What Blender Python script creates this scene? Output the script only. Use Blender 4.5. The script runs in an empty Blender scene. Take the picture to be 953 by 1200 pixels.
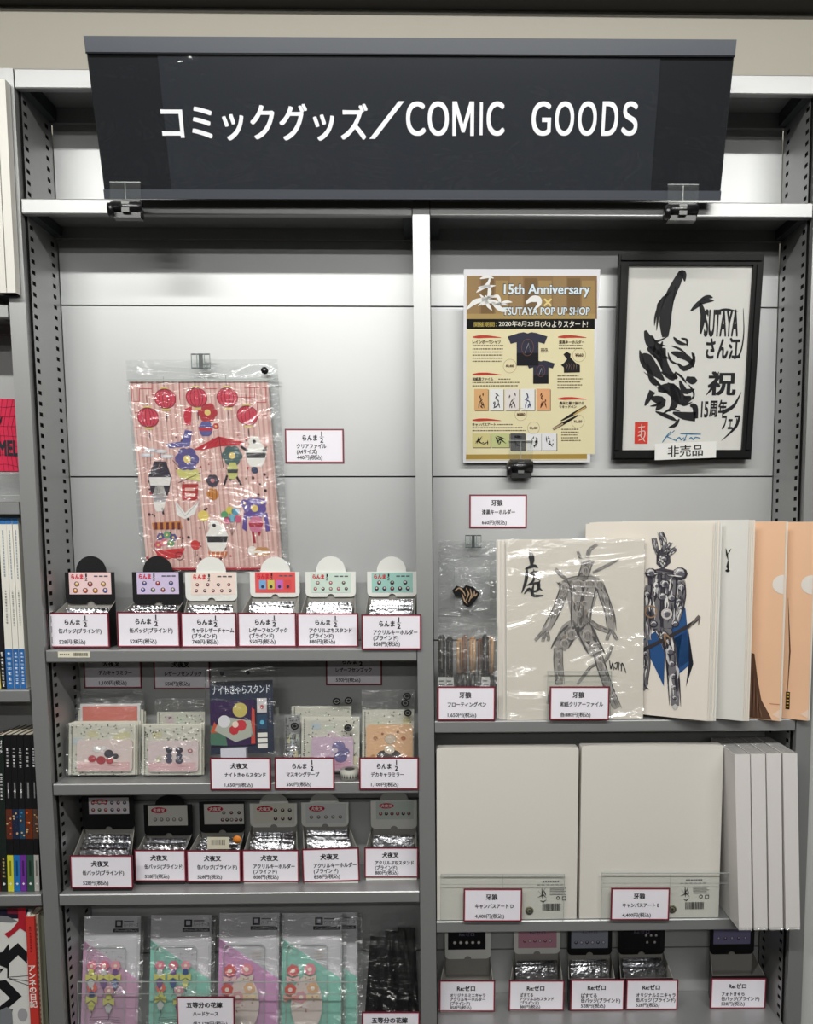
import bpy, math, random
from mathutils import Vector, Matrix, noise
random.seed(7)
PI = math.pi
scn = bpy.context.scene
COL = scn.collection

# ------------------------------------------------------------------ camera
W, H = 953, 1200
F, SX, SY = 954.65, 49.33, 118.19
PITCH, YAW, ROLL = 0.0944, 0.0184, -0.0018
Z0 = 1.516
CAM = Vector((0.5897, -1.2335, Z0 - 0.0658))
cp, sp_, cy, sy, cr, sr = (math.cos(PITCH), math.sin(PITCH), math.cos(YAW), math.sin(YAW), math.cos(ROLL), math.sin(ROLL))
FWD = Vector((sy * cp, cy * cp, -sp_))
_r = Vector((cy, -sy, 0)); _u = _r.cross(FWD)
RGT = _r * cr + _u * sr
UPV = -_r * sr + _u * cr
cam_d = bpy.data.cameras.new('camera')
cam = bpy.data.objects.new('camera', cam_d); COL.objects.link(cam)
m = Matrix((RGT, UPV, -FWD)).transposed().to_4x4(); m.translation = CAM
cam.matrix_world = m
cam_d.sensor_fit = 'HORIZONTAL'; cam_d.sensor_width = 36; cam_d.lens = F * 36 / W
cam_d.shift_x = -SX / W; cam_d.shift_y = SY / W
cam_d.clip_start = 0.02; cam_d.clip_end = 50
scn.camera = cam
scn.view_settings.view_transform = 'Standard'; scn.view_settings.look = 'None'
scn.view_settings.gamma = 1; scn.view_settings.use_curve_mapping = False
scn.view_settings.exposure = 0.30
# ------------------------------------------------------------------ world + lamps
wd = bpy.data.worlds.new('world'); scn.world = wd; wd.use_nodes = True
wd.node_tree.nodes['Background'].inputs[0].default_value = (0.80, 0.86, 0.92, 1)
wd.node_tree.nodes['Background'].inputs[1].default_value = 0.02

def area(name, loc, sx, sy, power, col, rot):
    l = bpy.data.lights.new(name, 'AREA'); l.shape = 'RECTANGLE'; l.size = sx; l.size_y = sy
    l.energy = power; l.color = col
    o = bpy.data.objects.new(name, l); o.location = loc; o.rotation_euler = rot; COL.objects.link(o)
    return o
LAMPY = [-1.22, -3.1, -5.0]
LAMPP = [30, 13, 11]
for i, (yy, pw) in enumerate(zip(LAMPY, LAMPP)):
    area('tube_light', (0.55, yy, 2.485), 2.6, 0.05, pw, (1.0, 0.985, 0.945), (math.radians(31 if i == 0 else 45), 0, 0))

# ------------------------------------------------------------------ helpers
def P(px, py, Y):
    d = FWD + RGT * ((px - W / 2 - SX) / F) - UPV * ((py - H / 2 - SY) / F)
    return CAM + d * ((Y - CAM.y) / d.y)
def zat(py, Y, px=480): return P(px, py, Y).z
def xat(px, Y, py=600): return P(px, py, Y).x
def LX(z): return -0.0054 * (z - Z0)          # the rack leans by a hair

def lin(c): return tuple(((v / 255 + 0.055) / 1.055) ** 2.4 if v > 10 else v / 255 / 12.92 for v in c[:3])
MC = {}
def mat(name, col=(200, 200, 200), rough=0.5, metal=0.0, spec=0.5, bump=0.0, bscale=200, coat=0.0, var=0.0, vscale=30):
    if name in MC: return MC[name]
    mt = bpy.data.materials.new(name); mt.use_nodes = True
    nt = mt.node_tree; b = nt.nodes['Principled BSDF']
    c = lin(col) + (1,)
    b.inputs['Base Color'].default_value = c
    b.inputs['Roughness'].default_value = rough; b.inputs['Metallic'].default_value = metal
    b.inputs['Specular IOR Level'].default_value = spec; b.inputs['Coat Weight'].default_value = coat
    b.inputs['Coat Roughness'].default_value = 0.08
    if var or bump:
        tc = nt.nodes.new('ShaderNodeTexCoord')
        n = nt.nodes.new('ShaderNodeTexNoise'); n.inputs['Scale'].default_value = vscale if var else bscale
        n.inputs['Detail'].default_value = 4
        nt.links.new(tc.outputs['Object'], n.inputs['Vector'])
        if var:
            mx = nt.nodes.new('ShaderNodeMix'); mx.data_type = 'RGBA'
            mx.inputs[6].default_value = tuple(v * (1 - var) for v in c[:3]) + (1,)
            mx.inputs[7].default_value = tuple(min(1, v * (1 + var)) for v in c[:3]) + (1,)
            nt.links.new(n.outputs['Fac'], mx.inputs[0]); nt.links.new(mx.outputs[2], b.inputs['Base Color'])
        if bump:
            n2 = nt.nodes.new('ShaderNodeTexNoise'); n2.inputs['Scale'].default_value = bscale
            nt.links.new(tc.outputs['Object'], n2.inputs['Vector'])
            bp = nt.nodes.new('ShaderNodeBump'); bp.inputs['Strength'].default_value = bump; bp.inputs['Distance'].default_value = 0.004 if metal > .8 else 0.001
            nt.links.new(n2.outputs['Fac'], bp.inputs['Height']); nt.links.new(bp.outputs['Normal'], b.inputs['Normal'])
    MC[name] = mt; return mt
def ink(c, rough=0.55):
    c = tuple(int(v) for v in c)
    return mat('ink_%d_%d_%d_%d' % (*c, int(rough * 100)), c, rough, spec=0.3)
def film(name, bump=0.6, bscale=28, base=0.06, tint=(251, 252, 252), blend=0.22, rough=0.09, milk=0.03):
    if name in MC: return MC[name]
    mt = bpy.data.materials.new(name); mt.use_nodes = True; nt = mt.node_tree
    for n in list(nt.nodes): nt.nodes.remove(n)
    out = nt.nodes.new('ShaderNodeOutputMaterial')
    tr = nt.nodes.new('ShaderNodeBsdfTransparent'); tr.inputs[0].default_value = lin(tint) + (1,)
    gl = nt.nodes.new('ShaderNodeBsdfGlossy'); gl.inputs['Roughness'].default_value = rough
    df = nt.nodes.new('ShaderNodeBsdfDiffuse'); df.inputs[0].default_value = (0.8, 0.82, 0.82, 1)
    lw = nt.nodes.new('ShaderNodeLayerWeight'); lw.inputs[0].default_value = 0.5
    ad = nt.nodes.new('ShaderNodeMath'); ad.operation = 'ADD'; ad.inputs[1].default_value = base; ad.use_clamp = True
    m1 = nt.nodes.new('ShaderNodeMixShader'); m2 = nt.nodes.new('ShaderNodeMixShader'); m1.inputs[0].default_value = milk
    nt.links.new(tr.outputs[0], m1.inputs[1]); nt.links.new(df.outputs[0], m1.inputs[2])
    pw_ = nt.nodes.new('ShaderNodeMath'); pw_.operation = 'POWER'; pw_.inputs[1].default_value = 4.0
    ml = nt.nodes.new('ShaderNodeMath'); ml.operation = 'MULTIPLY'; ml.inputs[1].default_value = 0.8
    nt.links.new(lw.outputs['Facing'], pw_.inputs[0]); nt.links.new(pw_.outputs[0], ml.inputs[0]); nt.links.new(ml.outputs[0], ad.inputs[0]); nt.links.new(ad.outputs[0], m2.inputs[0])
    nt.links.new(m1.outputs[0], m2.inputs[1]); nt.links.new(gl.outputs[0], m2.inputs[2]); nt.links.new(m2.outputs[0], out.inputs[0])
    if bump:
        tc = nt.nodes.new('ShaderNodeTexCoord'); n = nt.nodes.new('ShaderNodeTexNoise'); n.inputs['Scale'].default_value = bscale
        n.inputs['Detail'].default_value = 3; n.inputs['Distortion'].default_value = 1.6; n.inputs['Roughness'].default_value = 0.35
        mp = nt.nodes.new('ShaderNodeMapping'); mp.inputs['Scale'].default_value = (0.5, 0.5, 1.5); mp.inputs['Rotation'].default_value = (0, 0.75, 0)
        nt.links.new(tc.outputs['Object'], mp.inputs[0]); nt.links.new(mp.outputs[0], n.inputs['Vector'])
        bp = nt.nodes.new('ShaderNodeBump'); bp.inputs['Strength'].default_value = bump; bp.inputs['Distance'].default_value = 0.055
        nt.links.new(n.outputs['Fac'], bp.inputs['Height'])
        nt.links.new(bp.outputs['Normal'], gl.inputs['Normal'])
    MC[name] = mt; return mt

STEEL = mat('silver_painted_steel', (162, 163, 163), 0.40, metal=0.55, bump=0.05, bscale=900, var=0.03, vscale=9)
STEELB = mat('silver_back_panel', (182, 184, 184), 0.42, metal=0.45, bump=0.05, bscale=700, var=0.03, vscale=7)
STEEL_SHADE = mat('shaded_shelf_steel', (70, 73, 76), 0.5, metal=0.5)  # same rack paint, colour darkened to stand in for shade under the shelves
BLACKHOLE = mat('dark_slot', (10, 10, 11), 0.8)
WHITEP = mat('white_paper', (222, 222, 218), 0.6)
CARDW = mat('white_card', (236, 233, 241), 0.45)
MAROON = mat('maroon_border', (105, 28, 45), 0.4)
PINKL = mat('pink_line', (230, 170, 180), 0.5)
BLK = mat('black_ink', (18, 18, 20), 0.5)
BLKCARD = mat('black_carton', (16, 16, 18), 0.45)
WHTCARD = mat('white_carton', (228, 229, 224), 0.5)
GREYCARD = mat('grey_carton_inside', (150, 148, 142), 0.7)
FOIL = mat('silver_foil', (205, 206, 210), 0.24, metal=1.0, bump=.8, bscale=5)
FOIL2 = mat('dull_silver_foil', (180, 181, 186), 0.32, metal=0.9, bump=0.9, bscale=7)
FILM = film('clear_film', bump=.75, bscale=15, base=.08, rough=.12, milk=.015)
FILMS = film('smooth_clear_film', bump=0.15, bscale=15, base=0.04, milk=0.02)
FILMW = film('wrinkled_clear_film', bump=1.0, bscale=30, base=0.15, milk=0.05, rough=.14)
ACRYL = film('clear_acrylic', bump=0, base=0.05, tint=(249, 251, 250), milk=0.04, rough=0.02)
ACEDGE = mat('acrylic_edge', (165, 172, 168), 0.25)
BLKPL = mat('black_plastic', (20, 20, 22), 0.3, coat=0.4)
BLKBAG = mat('black_fabric_in_bag', (14, 14, 16), 0.45, bump=0.6, bscale=60)

class MB:
    def __init__(s): s.v = []; s.f = []; s.mi = []; s.mats = []; s.sm = []
    def slot(s, m):
        if m not in s.mats: s.mats.append(m)
        return s.mats.index(m)
    def add(s, vs, fs, m, smooth=False):
        k = len(s.v); i = s.slot(m); s.v += [tuple(v) for v in vs]
        for f in fs: s.f.append(tuple(a + k for a in f)); s.mi.append(i); s.sm.append(smooth)
    def box(s, x0, x1, y0, y1, z0, z1, m, lean=False):
        v = [(x, y, z) for z in (z0, z1) for y in (y0, y1) for x in (x0, x1)]
        if lean: v = [(x + LX(z), y, z) for x, y, z in v]
        s.add(v, [(0, 2, 3, 1), (4, 5, 7, 6), (0, 1, 5, 4), (2, 6, 7, 3), (0, 4, 6, 2), (1, 3, 7, 5)], m)
    def prism(s, pts, y0, y1, m):           # pts (x,z) outline, extruded along y
        n = len(pts)
        v = [(x, y0, z) for x, z in pts] + [(x, y1, z) for x, z in pts]
        a = sum(pts[i][0] * pts[(i + 1) % n][1] - pts[(i + 1) % n][0] * pts[i][1] for i in range(n))
        f = [tuple(range(n)), tuple(range(2 * n - 1, n - 1, -1))] + [(i, n + i, n + (i + 1) % n, (i + 1) % n) for i in range(n)]
        if a < 0: f = [tuple(reversed(q)) for q in f]
        s.add(v, f, m)
    def poly(s, pts, m, y=-0.0004):         # flat print facing -y
        a = sum(pts[i][0] * pts[(i + 1) % len(pts)][1] - pts[(i + 1) % len(pts)][0] * pts[i][1] for i in range(len(pts)))
        if a < 0: pts = pts[::-1]
        s.add([(x, y, z) for x, z in pts], [tuple(range(len(pts)))], m)
    def rect(s, x0, z0, x1, z1, m, y=-0.0004): s.poly([(x0, z0), (x1, z0), (x1, z1), (x0, z1)], m, y)
    def disc(s, x, z, r, m, y=-0.0004, n=14, rz=None):
        rz = r if rz is None else rz
        s.poly([(x + r * math.cos(2 * PI * i / n), z + rz * math.sin(2 * PI * i / n)) for i in range(n)], m, y)
    def ring(s, x, z, r, t, m, y=-0.0004, n=16, rz=None):
        rz = r if rz is None else rz
        v = []; f = []
        for i in range(n):
            c, q = math.cos(2 * PI * i / n), math.sin(2 * PI * i / n)
            v += [(x + (r - t) * c, y, z + (rz - t) * q), (x + r * c, y, z + rz * q)]
        for i in range(n):
            a, b = 2 * i, 2 * ((i + 1) % n); f.append((a, a + 1, b + 1, b))
        s.add(v, f, m)
    def frame(s, x0, z0, x1, z1, t, m, y=-0.0004):
        s.rect(x0, z0, x1, z0 + t, m, y); s.rect(x0, z1 - t, x1, z1, m, y); s.rect(x0, z0 + t, x0 + t, z1 - t, m, y); s.rect(x1 - t, z0 + t, x1, z1 - t, m, y)
    def brush(s, pts, m, y=-0.0005, w=0.004, taper=(0.2, 1, 0.15)):   # tapered ink stroke
        n = len(pts)
        if n == 2: pts = [pts[0], ((pts[0][0] + pts[1][0]) / 2, (pts[0][1] + pts[1][1]) / 2), pts[1]]; n = 3
        if 2 < n < 12 and w > .0014 and (w > .003 or n > 3):
            q = [pts[0]] + list(pts) + [pts[-1]]; out = []
            for i in range(1, n):
                p0, p1, p2, p3 = q[i - 1], q[i], q[i + 1], q[i + 2]
                for k in range(4):
                    t = k / 4.
                    out.append(tuple(.5 * (2 * p1[j] + (p2[j] - p0[j]) * t + (2 * p0[j] - 5 * p1[j] + 4 * p2[j] - p3[j]) * t * t + (3 * p1[j] - p0[j] - 3 * p2[j] + p3[j]) * t ** 3) for j in (0, 1)))
            pts = out + [pts[-1]]; n = len(pts)
        v = []
        for i, p in enumerate(pts):
            a = pts[max(0, i - 1)]; b = pts[min(n - 1, i + 1)]
            dx, dz = b[0] - a[0], b[1] - a[1]; L = math.hypot(dx, dz) or 1
            t = i / (n - 1) * (len(taper) - 1); k = min(int(t), len(taper) - 2); ww = w * (taper[k] + (taper[k + 1] - taper[k]) * (t - k)) / 2
            v += [(p[0] - dz / L * ww, y, p[1] + dx / L * ww), (p[0] + dz / L * ww, y, p[1] - dx / L * ww)]
        s.add(v, [(2 * i, 2 * i + 1, 2 * i + 3, 2 * i + 2) for i in range(n - 1)], m)
    def cyl(s, a, b, r, m, n=14, r2=None):
        a = Vector(a); b = Vector(b); d = (b - a).normalized(); r2 = r if r2 is None else r2
        e = d.orthogonal().normalized(); g = d.cross(e); v = []
        for c, q in ((a, r), (b, r2)):
            v += [c + e * q * math.cos(2 * PI * i / n) + g * q * math.sin(2 * PI * i / n) for i in range(n)]
        s.add(v, [(i, (i + 1) % n, n + (i + 1) % n, n + i) for i in range(n)] + [tuple(range(n - 1, -1, -1)), tuple(range(n, 2 * n))], m, True)
    def grid(s, fn, nu, nv, m, smooth=True):
        v = [fn(i / nu, j / nv) for j in range(nv + 1) for i in range(nu + 1)]
        s.add(v, [(j * (nu + 1) + i, j * (nu + 1) + i + 1, (j + 1) * (nu + 1) + i + 1, (j + 1) * (nu + 1) + i) for j in range(nv) for i in range(nu)], m, smooth)
    def pillow(s, x0, x1, z0, z1, yc, th, m, nu=10, nv=8, wob=0.0, seed=0, flat=0.35):
        for sg in (-1, 1):
            def fn(u, v):
                e = min(1, (4 * u * (1 - u)) ** flat) * min(1, (4 * v * (1 - v)) ** flat)
                q = wob * noise.noise(Vector((u * 4 + seed, v * 4, seed * 1.7)))
                return (x0 + (x1 - x0) * u, yc + sg * th / 2 * e + q, z0 + (z1 - z0) * v)
            k = len(s.f); s.grid(fn, nu, nv, m)
            if sg > 0: s.f[k:] = [tuple(reversed(f)) for f in s.f[k:]]
    def text(s, st, x0, z0, x1=None, z1=None, size=None, m=None, y=-0.0006, bold=0.012, align='L', sx=1.0, shear=0.0, res=2):
        vs, fs, bb = tgeo(st, res)
        w0, h0 = bb[2] - bb[0], bb[3] - bb[1]
        if size is None:
            kx, kz = (x1 - x0) / w0, (z1 - z0) / h0; ox, oz = x0 - bb[0] * kx, z0 - bb[1] * kz
        else:
            kx, kz = size * sx, size
            if x1 is not None and w0 * kx > x1: kx = x1 / w0
            oz = z0; ox = x0 - bb[0] * kx if align == 'L' else x0 - (bb[0] + w0 / 2) * kx
        offs = [(0, 0)] if bold < .008 else ([(-1, 0), (1, 0)] if bold < .016 else [(-1, -1), (1, -1), (1, 1), (-1, 1)])
        for i, (a, c) in enumerate(offs):
            s.add([(ox + (v[0] + a * bold) * kx, y - 2e-6 * i, oz + (v[1] + c * bold * .7) * kz) for v in vs], fs, m or BLK)
    def vtext(s, st, xc, ztop, size, m=None, y=-0.0006, bold=0.02, pitch=1.05, sx=1.0):
        for i, ch in enumerate(st):
            if ch == ' ': continue
            if ch == 'ー': s.rect(xc - size * .05, ztop - size * (i * pitch + .9), xc + size * .05, ztop - size * (i * pitch + .1), m or BLK, y); continue
            s.text(ch, xc, ztop - size * (i * pitch + 0.85), size=size, m=m, y=y, bold=bold, align='C', sx=sx)
    def vdash(s, xc, ztop, zbot, wd_, m, y=-0.0006, seed=0):
        rr = random.Random(seed + int(ztop * 1e5)); z = ztop
        while z > zbot:
            q = rr.uniform(.5, 1) * wd_; k = rr.uniform(.3, .5) * wd_
            s.rect(xc - k, z - q * .35, xc + k, z - q * .15, m, y); s.rect(xc - wd_ * .08 + rr.uniform(-.2, .2) * wd_, z - q * .8, xc + wd_ * .1, z, m, y - 1e-5); s.rect(xc - k * .8, z - q * .85, xc + k, z - q * .7, m, y); z -= wd_ * 1.15
    def build(s, name, parent=None, loc=None, matrix=None):
        me = bpy.data.meshes.new(name); me.from_pydata(s.v, [], s.f)
        for q in s.mats: me.materials.append(q)
        me.polygons.foreach_set('material_index', s.mi); me.polygons.foreach_set('use_smooth', s.sm); me.update()
        o = bpy.data.objects.new(name, me); COL.objects.link(o)
        if parent: o.parent = parent
        if matrix is not None: o.matrix_world = matrix
        elif loc is not None: o.location = loc
        return o
TG = {}
def tgeo(st, res=2):
    k = (st, res)
    if k in TG: return TG[k]
    c = bpy.data.curves.new('t', 'FONT'); c.body = st; c.resolution_u = res; c.fill_mode = 'FRONT'
    o = bpy.data.objects.new('t', c); COL.objects.link(o); 
    bpy.context.view_layer.update()
    dg = bpy.context.evaluated_depsgraph_get()
    me = bpy.data.meshes.new_from_object(o.evaluated_get(dg))
    vs = [(v.co.x, v.co.y) for v in me.vertices]
    fs = []
    for p in me.polygons:
        f = tuple(p.vertices); fs.append(f if p.normal.z > 0 else tuple(reversed(f)))
    bpy.data.objects.remove(o); bpy.data.curves.remove(c); bpy.data.meshes.remove(me)
    xs = [v[0] for v in vs] or [0, 1]; ys = [v[1] for v in vs] or [0, 1]
    TG[k] = (vs, fs, (min(xs), min(ys), max(xs), max(ys))); return TG[k]

def tag(o, label=None, cat=None, group=None, kind=None):
    if label: o['label'] = label
    if cat: o['category'] = cat
    if group: o['group'] = group
    if kind: o['kind'] = kind
    return o
def empty(name, label, cat, group=None, matrix=None, loc=None):
    o = bpy.data.objects.new(name, None); o.empty_display_size = 0.02; COL.objects.link(o)
    if matrix is not None: o.matrix_world = matrix
    elif loc is not None: o.location = loc
    return tag(o, label, cat, group)
def clone(o, parent=None):
    c = o.copy(); COL.objects.link(c); c.parent = parent
    for ch in [q for q in bpy.data.objects if q.parent == o]: clone(ch, c)
    return c
def frm(tl, tr, br, bl, Yt, Yb=None, zs=None):
    """matrix (x right, y into the rack, z up the sheet, origin bottom centre), width, height"""
    Yb = Yt if Yb is None else Yb
    TL, TR, BR, BL = P(*tl, Yt), P(*tr, Yt), P(*br, Yb), P(*bl, Yb)
    if zs is not None: BL.z = BR.z = max(zs + .0007, (BL.z + BR.z) / 2); BR.z = BL.z
    O = (BL + BR) / 2; X = ((BR - BL) + (TR - TL)).normalized(); U = (TL + TR) / 2 - O
    Zv = (U - X * U.dot(X)); h = Zv.length; Zv.normalize(); Yv = Zv.cross(X)
    M = Matrix((X, Yv, Zv)).transposed().to_4x4(); M.translation = O
    return M, ((BR - BL).length + (TR - TL).length) / 2, h
def frmk(tl, tr, br, bl, Yt, Yb):
    M, w, h = frm(tl, tr, br, bl, Yt, Yb); U = (P(*tl, Yt) + P(*tr, Yt)) / 2 - M.translation
    return M, w, h, U.dot(M.col[0].to_3d()) / h
def lean_parts(e, k):
    for o in list(bpy.data.objects):
        if o.parent == e and o.type == 'MESH':
            for v in o.data.vertices: v.co.x += k * v.co.z
def rct(x0, y0, x1, y1, Y, Yb=None, rot=0):
    M, w, h = frm((x0, y0), (x1, y0), (x1, y1), (x0, y1), Y, Yb)
    if rot: M = M @ Matrix.Rotation(rot, 4, 'Y')
    return M, w, h

# ------------------------------------------------------------------ setting
D = 0.106
XA, XB, XC = 0.5633, 0.5879, 1.15
PW = 0.0246
ZTOP = zat(84, 0); ZBOT = 0.15
def struct(mb, name): return tag(mb.build(name), kind='structure')
WALLM = mat('beige_wall_paint', (172, 168, 156), 0.85, bump=0.1, bscale=300)
FLM = mat('grey_vinyl_floor', (62, 60, 56), 0.5, var=0.15, vscale=6)
CLM = mat('white_ceiling', (190, 190, 186), 0.9)
b = MB(); b.box(-3, 4.2, -6.5, 0.4, -0.1, 0, FLM); struct(b, 'floor')
b = MB(); b.box(-3, 4.2, -6.5, 0.4, 2.62, 2.72, CLM); struct(b, 'ceiling')
b = MB(); b.box(-3, 4.2, 0.16, 0.3, 0, 2.62, WALLM); struct(b, 'wall_back')
b = MB(); b.box(-3.1, -3, -6.5, 0.4, 0, 2.62, mat('dim_wall', (84, 80, 76), .8)); struct(b, 'wall_left')
b = MB(); b.box(4.2, 4.3, -6.5, 0.4, 0, 2.62, mat('dim_wall')); struct(b, 'wall_right')
DKW = mat('dim_wall', (84, 80, 76), .8)
b = MB(); b.box(-3, 4.2, -6.6, -6.5, 0, 2.62, DKW); struct(b, 'wall_front')
b = MB(); z = P(480, 11.5, 0.158).z; b.box(-3, 4.2, 0.11, 0.158, z, 2.615, mat('black_trim', (12, 12, 12), 0.7)); struct(b, 'trim_1')
# pale pillar just right of the rack
b = MB(); b.box(XC + PW + 0.002, XC + 0.4, 0.012, 0.155, 0, ZTOP - 0.2, mat('pale_grey_pillar', (188, 190, 188), 0.6)); struct(b, 'trim_2')

# ------------------------------------------------------------------ the rack
rack = empty('shelving_unit', 'silver-grey metal shelving unit of two bays that carries all the goods, with slotted sides', 'shelving', loc=(0.575, 0.05, 0))
def rpart(mb, name, par=None): 
    o = mb.build(name); o.parent = par or rack
    o.matrix_parent_inverse = (par or rack).matrix_basis.inverted() if (par is None) else Matrix()
    return o
bpy.context.view_layer.update()
def post(x0, x1, par, name='upright_post', ztop=None):
    b = MB(); zt = ztop or ZTOP
    def q(z0, z1):
        b.box(x0, x1, 0, 0.012, z0, z1, STEEL, True)
    q(ZBOT, zt); b.box(x0 + 0.004, x1 - 0.004, 0.012, D, ZBOT, zt, STEEL, True)
    o = b.build(name); o.parent = par; o.matrix_parent_inverse = par.matrix_basis.inverted(); return o
def plate(x, sgn, par, z0, z1):
    """slotted side sheet standing in the plane x, with real slots"""
    b = MB(); ys = [0.012, 0.0165, 0.0265, 0.083, 0.093, D]
    st = 0.0158; z = z0; rows = []
    while z < z1:
        rows.append((z, z + st * 0.62, False)); rows.append((z + st * 0.62, min(z + st, z1), True)); z += st
    for za, zb, hole in rows:
        for i in range(5):
            if hole and i in (1, 3): continue
            v = [(x + LX(za), ys[i], za), (x + LX(za), ys[i + 1], za), (x + LX(zb), ys[i + 1], zb), (x + LX(zb), ys[i], zb)]
            b.add(v, [(0, 1, 2, 3) if sgn < 0 else (0, 3, 2, 1)], STEEL)
    o = b.build('slotted_side_panel'); o.parent = par; o.matrix_parent_inverse = par.matrix_basis.inverted()
    b = MB(); xx = x - sgn * 0.0025
    b.add([(xx + LX(z0), 0.012, z0), (xx + LX(z0), D, z0), (xx + LX(z1), D, z1), (xx + LX(z1), 0.012, z1)], [(0, 1, 2, 3)], BLACKHOLE)
    o2 = b.build('slot_shade_sheet', par); o2.matrix_parent_inverse = par.matrix_basis.inverted()  # black sheet standing in for the unlit hollow behind the slots
post(-PW, -0.001, rack); post(XA, XB, rack); post(XC + 0.001, XC + PW, rack)
plate(0.003, 1, rack, ZBOT, ZTOP - 0.02); plate(XC - 0.003, -1, rack, ZBOT, ZTOP - 0.02)
# back panels with recessed seams
seams = [ZTOP - 0.004, zat(148, D), zat(359, D), zat(558.5, D)]
ps = seams[2] - seams[3]
while seams[-1] > 0.4: seams.append(seams[-1] - ps)
for x0, x1 in ((0.004, XA - 0.001), (XB + 0.001, XC - 0.004)):
    for a, c in zip(seams[:-1], seams[1:]):
        b = MB(); b.box(x0, x1, D + 0.001, D + 0.01, c + 0.0012, a - 0.0012, STEELB, True)
        o = b.build('back_panel'); o.parent = rack; o.matrix_parent_inverse = rack.matrix_basis.inverted()
b = MB(); b.box(0.0, XC, D + 0.0125, D + 0.014, 0.3, ZTOP - 0.01, BLACKHOLE, True)
o = b.build('seam_backing', rack); o.matrix_parent_inverse = rack.matrix_basis.inverted()
def shelf(x0, x1, zt, hl, par, name='shelf_board', depth=D, y0=0.0):
    b = MB(); x0 += LX(zt) + 0.0012; x1 += LX(zt) - 0.0012
    prof = [(0.0012, zt), (0, zt - 0.0015), (0, zt - hl + 0.0015), (0.0012, zt - hl), (0.010, zt - hl), (0.010, zt - 0.004),
            (depth - 0.008, zt - 0.004), (depth - 0.008, zt - hl), (depth, zt - hl), (depth, zt)]
    n = len(prof); v = [(x0, y0 + p[0], p[1]) for p in prof] + [(x1, y0 + p[0], p[1]) for p in prof]
    b.add(v, [(i, n + i, n + (i + 1) % n, (i + 1) % n)[::-1] for i in range(n)], STEEL)
    b.add([(x0, y0 + 0.0, zt - hl), (x0, y0 + .01, zt - hl), (x0, y0 + .01, zt), (x0, y0, zt)], [(0, 1, 2, 3)], STEEL)
    b.add([(x1, y0 + 0.0, zt - hl), (x1, y0 + .01, zt - hl), (x1, y0 + .01, zt), (x1, y0, zt)], [(3, 2, 1, 0)], STEEL)
    o = b.build(name); o.parent = par; o.matrix_parent_inverse = par.matrix_basis.inverted()
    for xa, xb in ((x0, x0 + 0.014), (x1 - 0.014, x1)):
        b = MB(); b.box(xa, xb, y0 + 0.012, y0 + depth - 0.01, zt - hl + 0.001, zt - 0.005, STEEL_SHADE)
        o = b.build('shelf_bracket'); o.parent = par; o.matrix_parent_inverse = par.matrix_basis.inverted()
ZS = dict(cap=zat(81, 0, 30), A=zat(235, 0), L1=zat(760.5, 0), L2=zat(916, 0), L3=zat(1044.5, 0), R1=zat(845.5, 0), R2=zat(1080.5, 0), R3=zat(1209, 0), L4=zat(1262, 0))
ZS['cap'] = zat(84, 0)
HL = 0.0185
for x0, x1 in ((0, XA), (XB, XC)):
    shelf(x0, x1, ZS['cap'], 0.0265, rack, 'top_board'); shelf(x0, x1, ZS['A'], 0.021, rack)
for k in ('L1', 'L2', 'L3', 'L4'): shelf(0, XA, ZS[k], HL, rack)
for k in ('R1', 'R2', 'R3'): shelf(XB, XC, ZS[k], HL, rack)

# ------------------------------------------------------------------ price cards
def card(x0, y0, x1, y1, Y, title, lines, label, group='price cards', half=False, rot=0, tx=0.2, name='price_card', border=MAROON, Yb=None):
    M, w, h = rct(x0, y0, x1, y1, Y, Yb, rot)
    e = empty(name, label, 'price card', group, matrix=M)
    b = MB(); b.box(-w / 2, w / 2, 0, 0.0012, 0, h, border); b.build('border', e)
    t = 0.0022
    b = MB(); b.box(-w / 2 + t, w / 2 - t, -0.0003, 0, t, h - t, CARDW); b.frame(-w / 2 + t, t, w / 2 - t, h - t, 0.0008, PINKL, -0.0004); pp = b.build('paper', e)
    b = MB(); L = -w / 2
    n = len(lines)
    s1 = h * 0.185
    if half:
        b.text(title, L + w * 0.30, h * 0.665, size=s1, bold=0.035, sx=.86, m=BLK)
        b.text('1', L + w * 0.625, h * 0.785, size=h * 0.19, bold=0.035, align='C'); b.text('2', L + w * 0.625, h * 0.60, size=h * 0.19, bold=0.035, align='C')
        b.rect(L + w * 0.588, h * 0.757, L + w * 0.662, h * 0.769, BLK, -0.0006)
    else:
        b.text(title, L + w * 0.48, h * 0.68, size=s1, bold=0.035, align='C', sx=0.95)
    pos = {0: [], 1: [0.42], 2: [0.42, 0.115], 3: [0.44, 0.28, 0.115], 4: [0.48, 0.35, 0.22, 0.09]}[n]
    for ln, p in zip(lines, pos):
        b.text(ln, L + w * tx, h * p, x1=w * (0.95 - tx), size=h * (0.15 if n < 4 else .13), sx=0.98 if '円' in ln else 0.84, bold=0.018 if '円' in ln else 0.03)
    b.build('lettering', pp)
    return e

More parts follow.
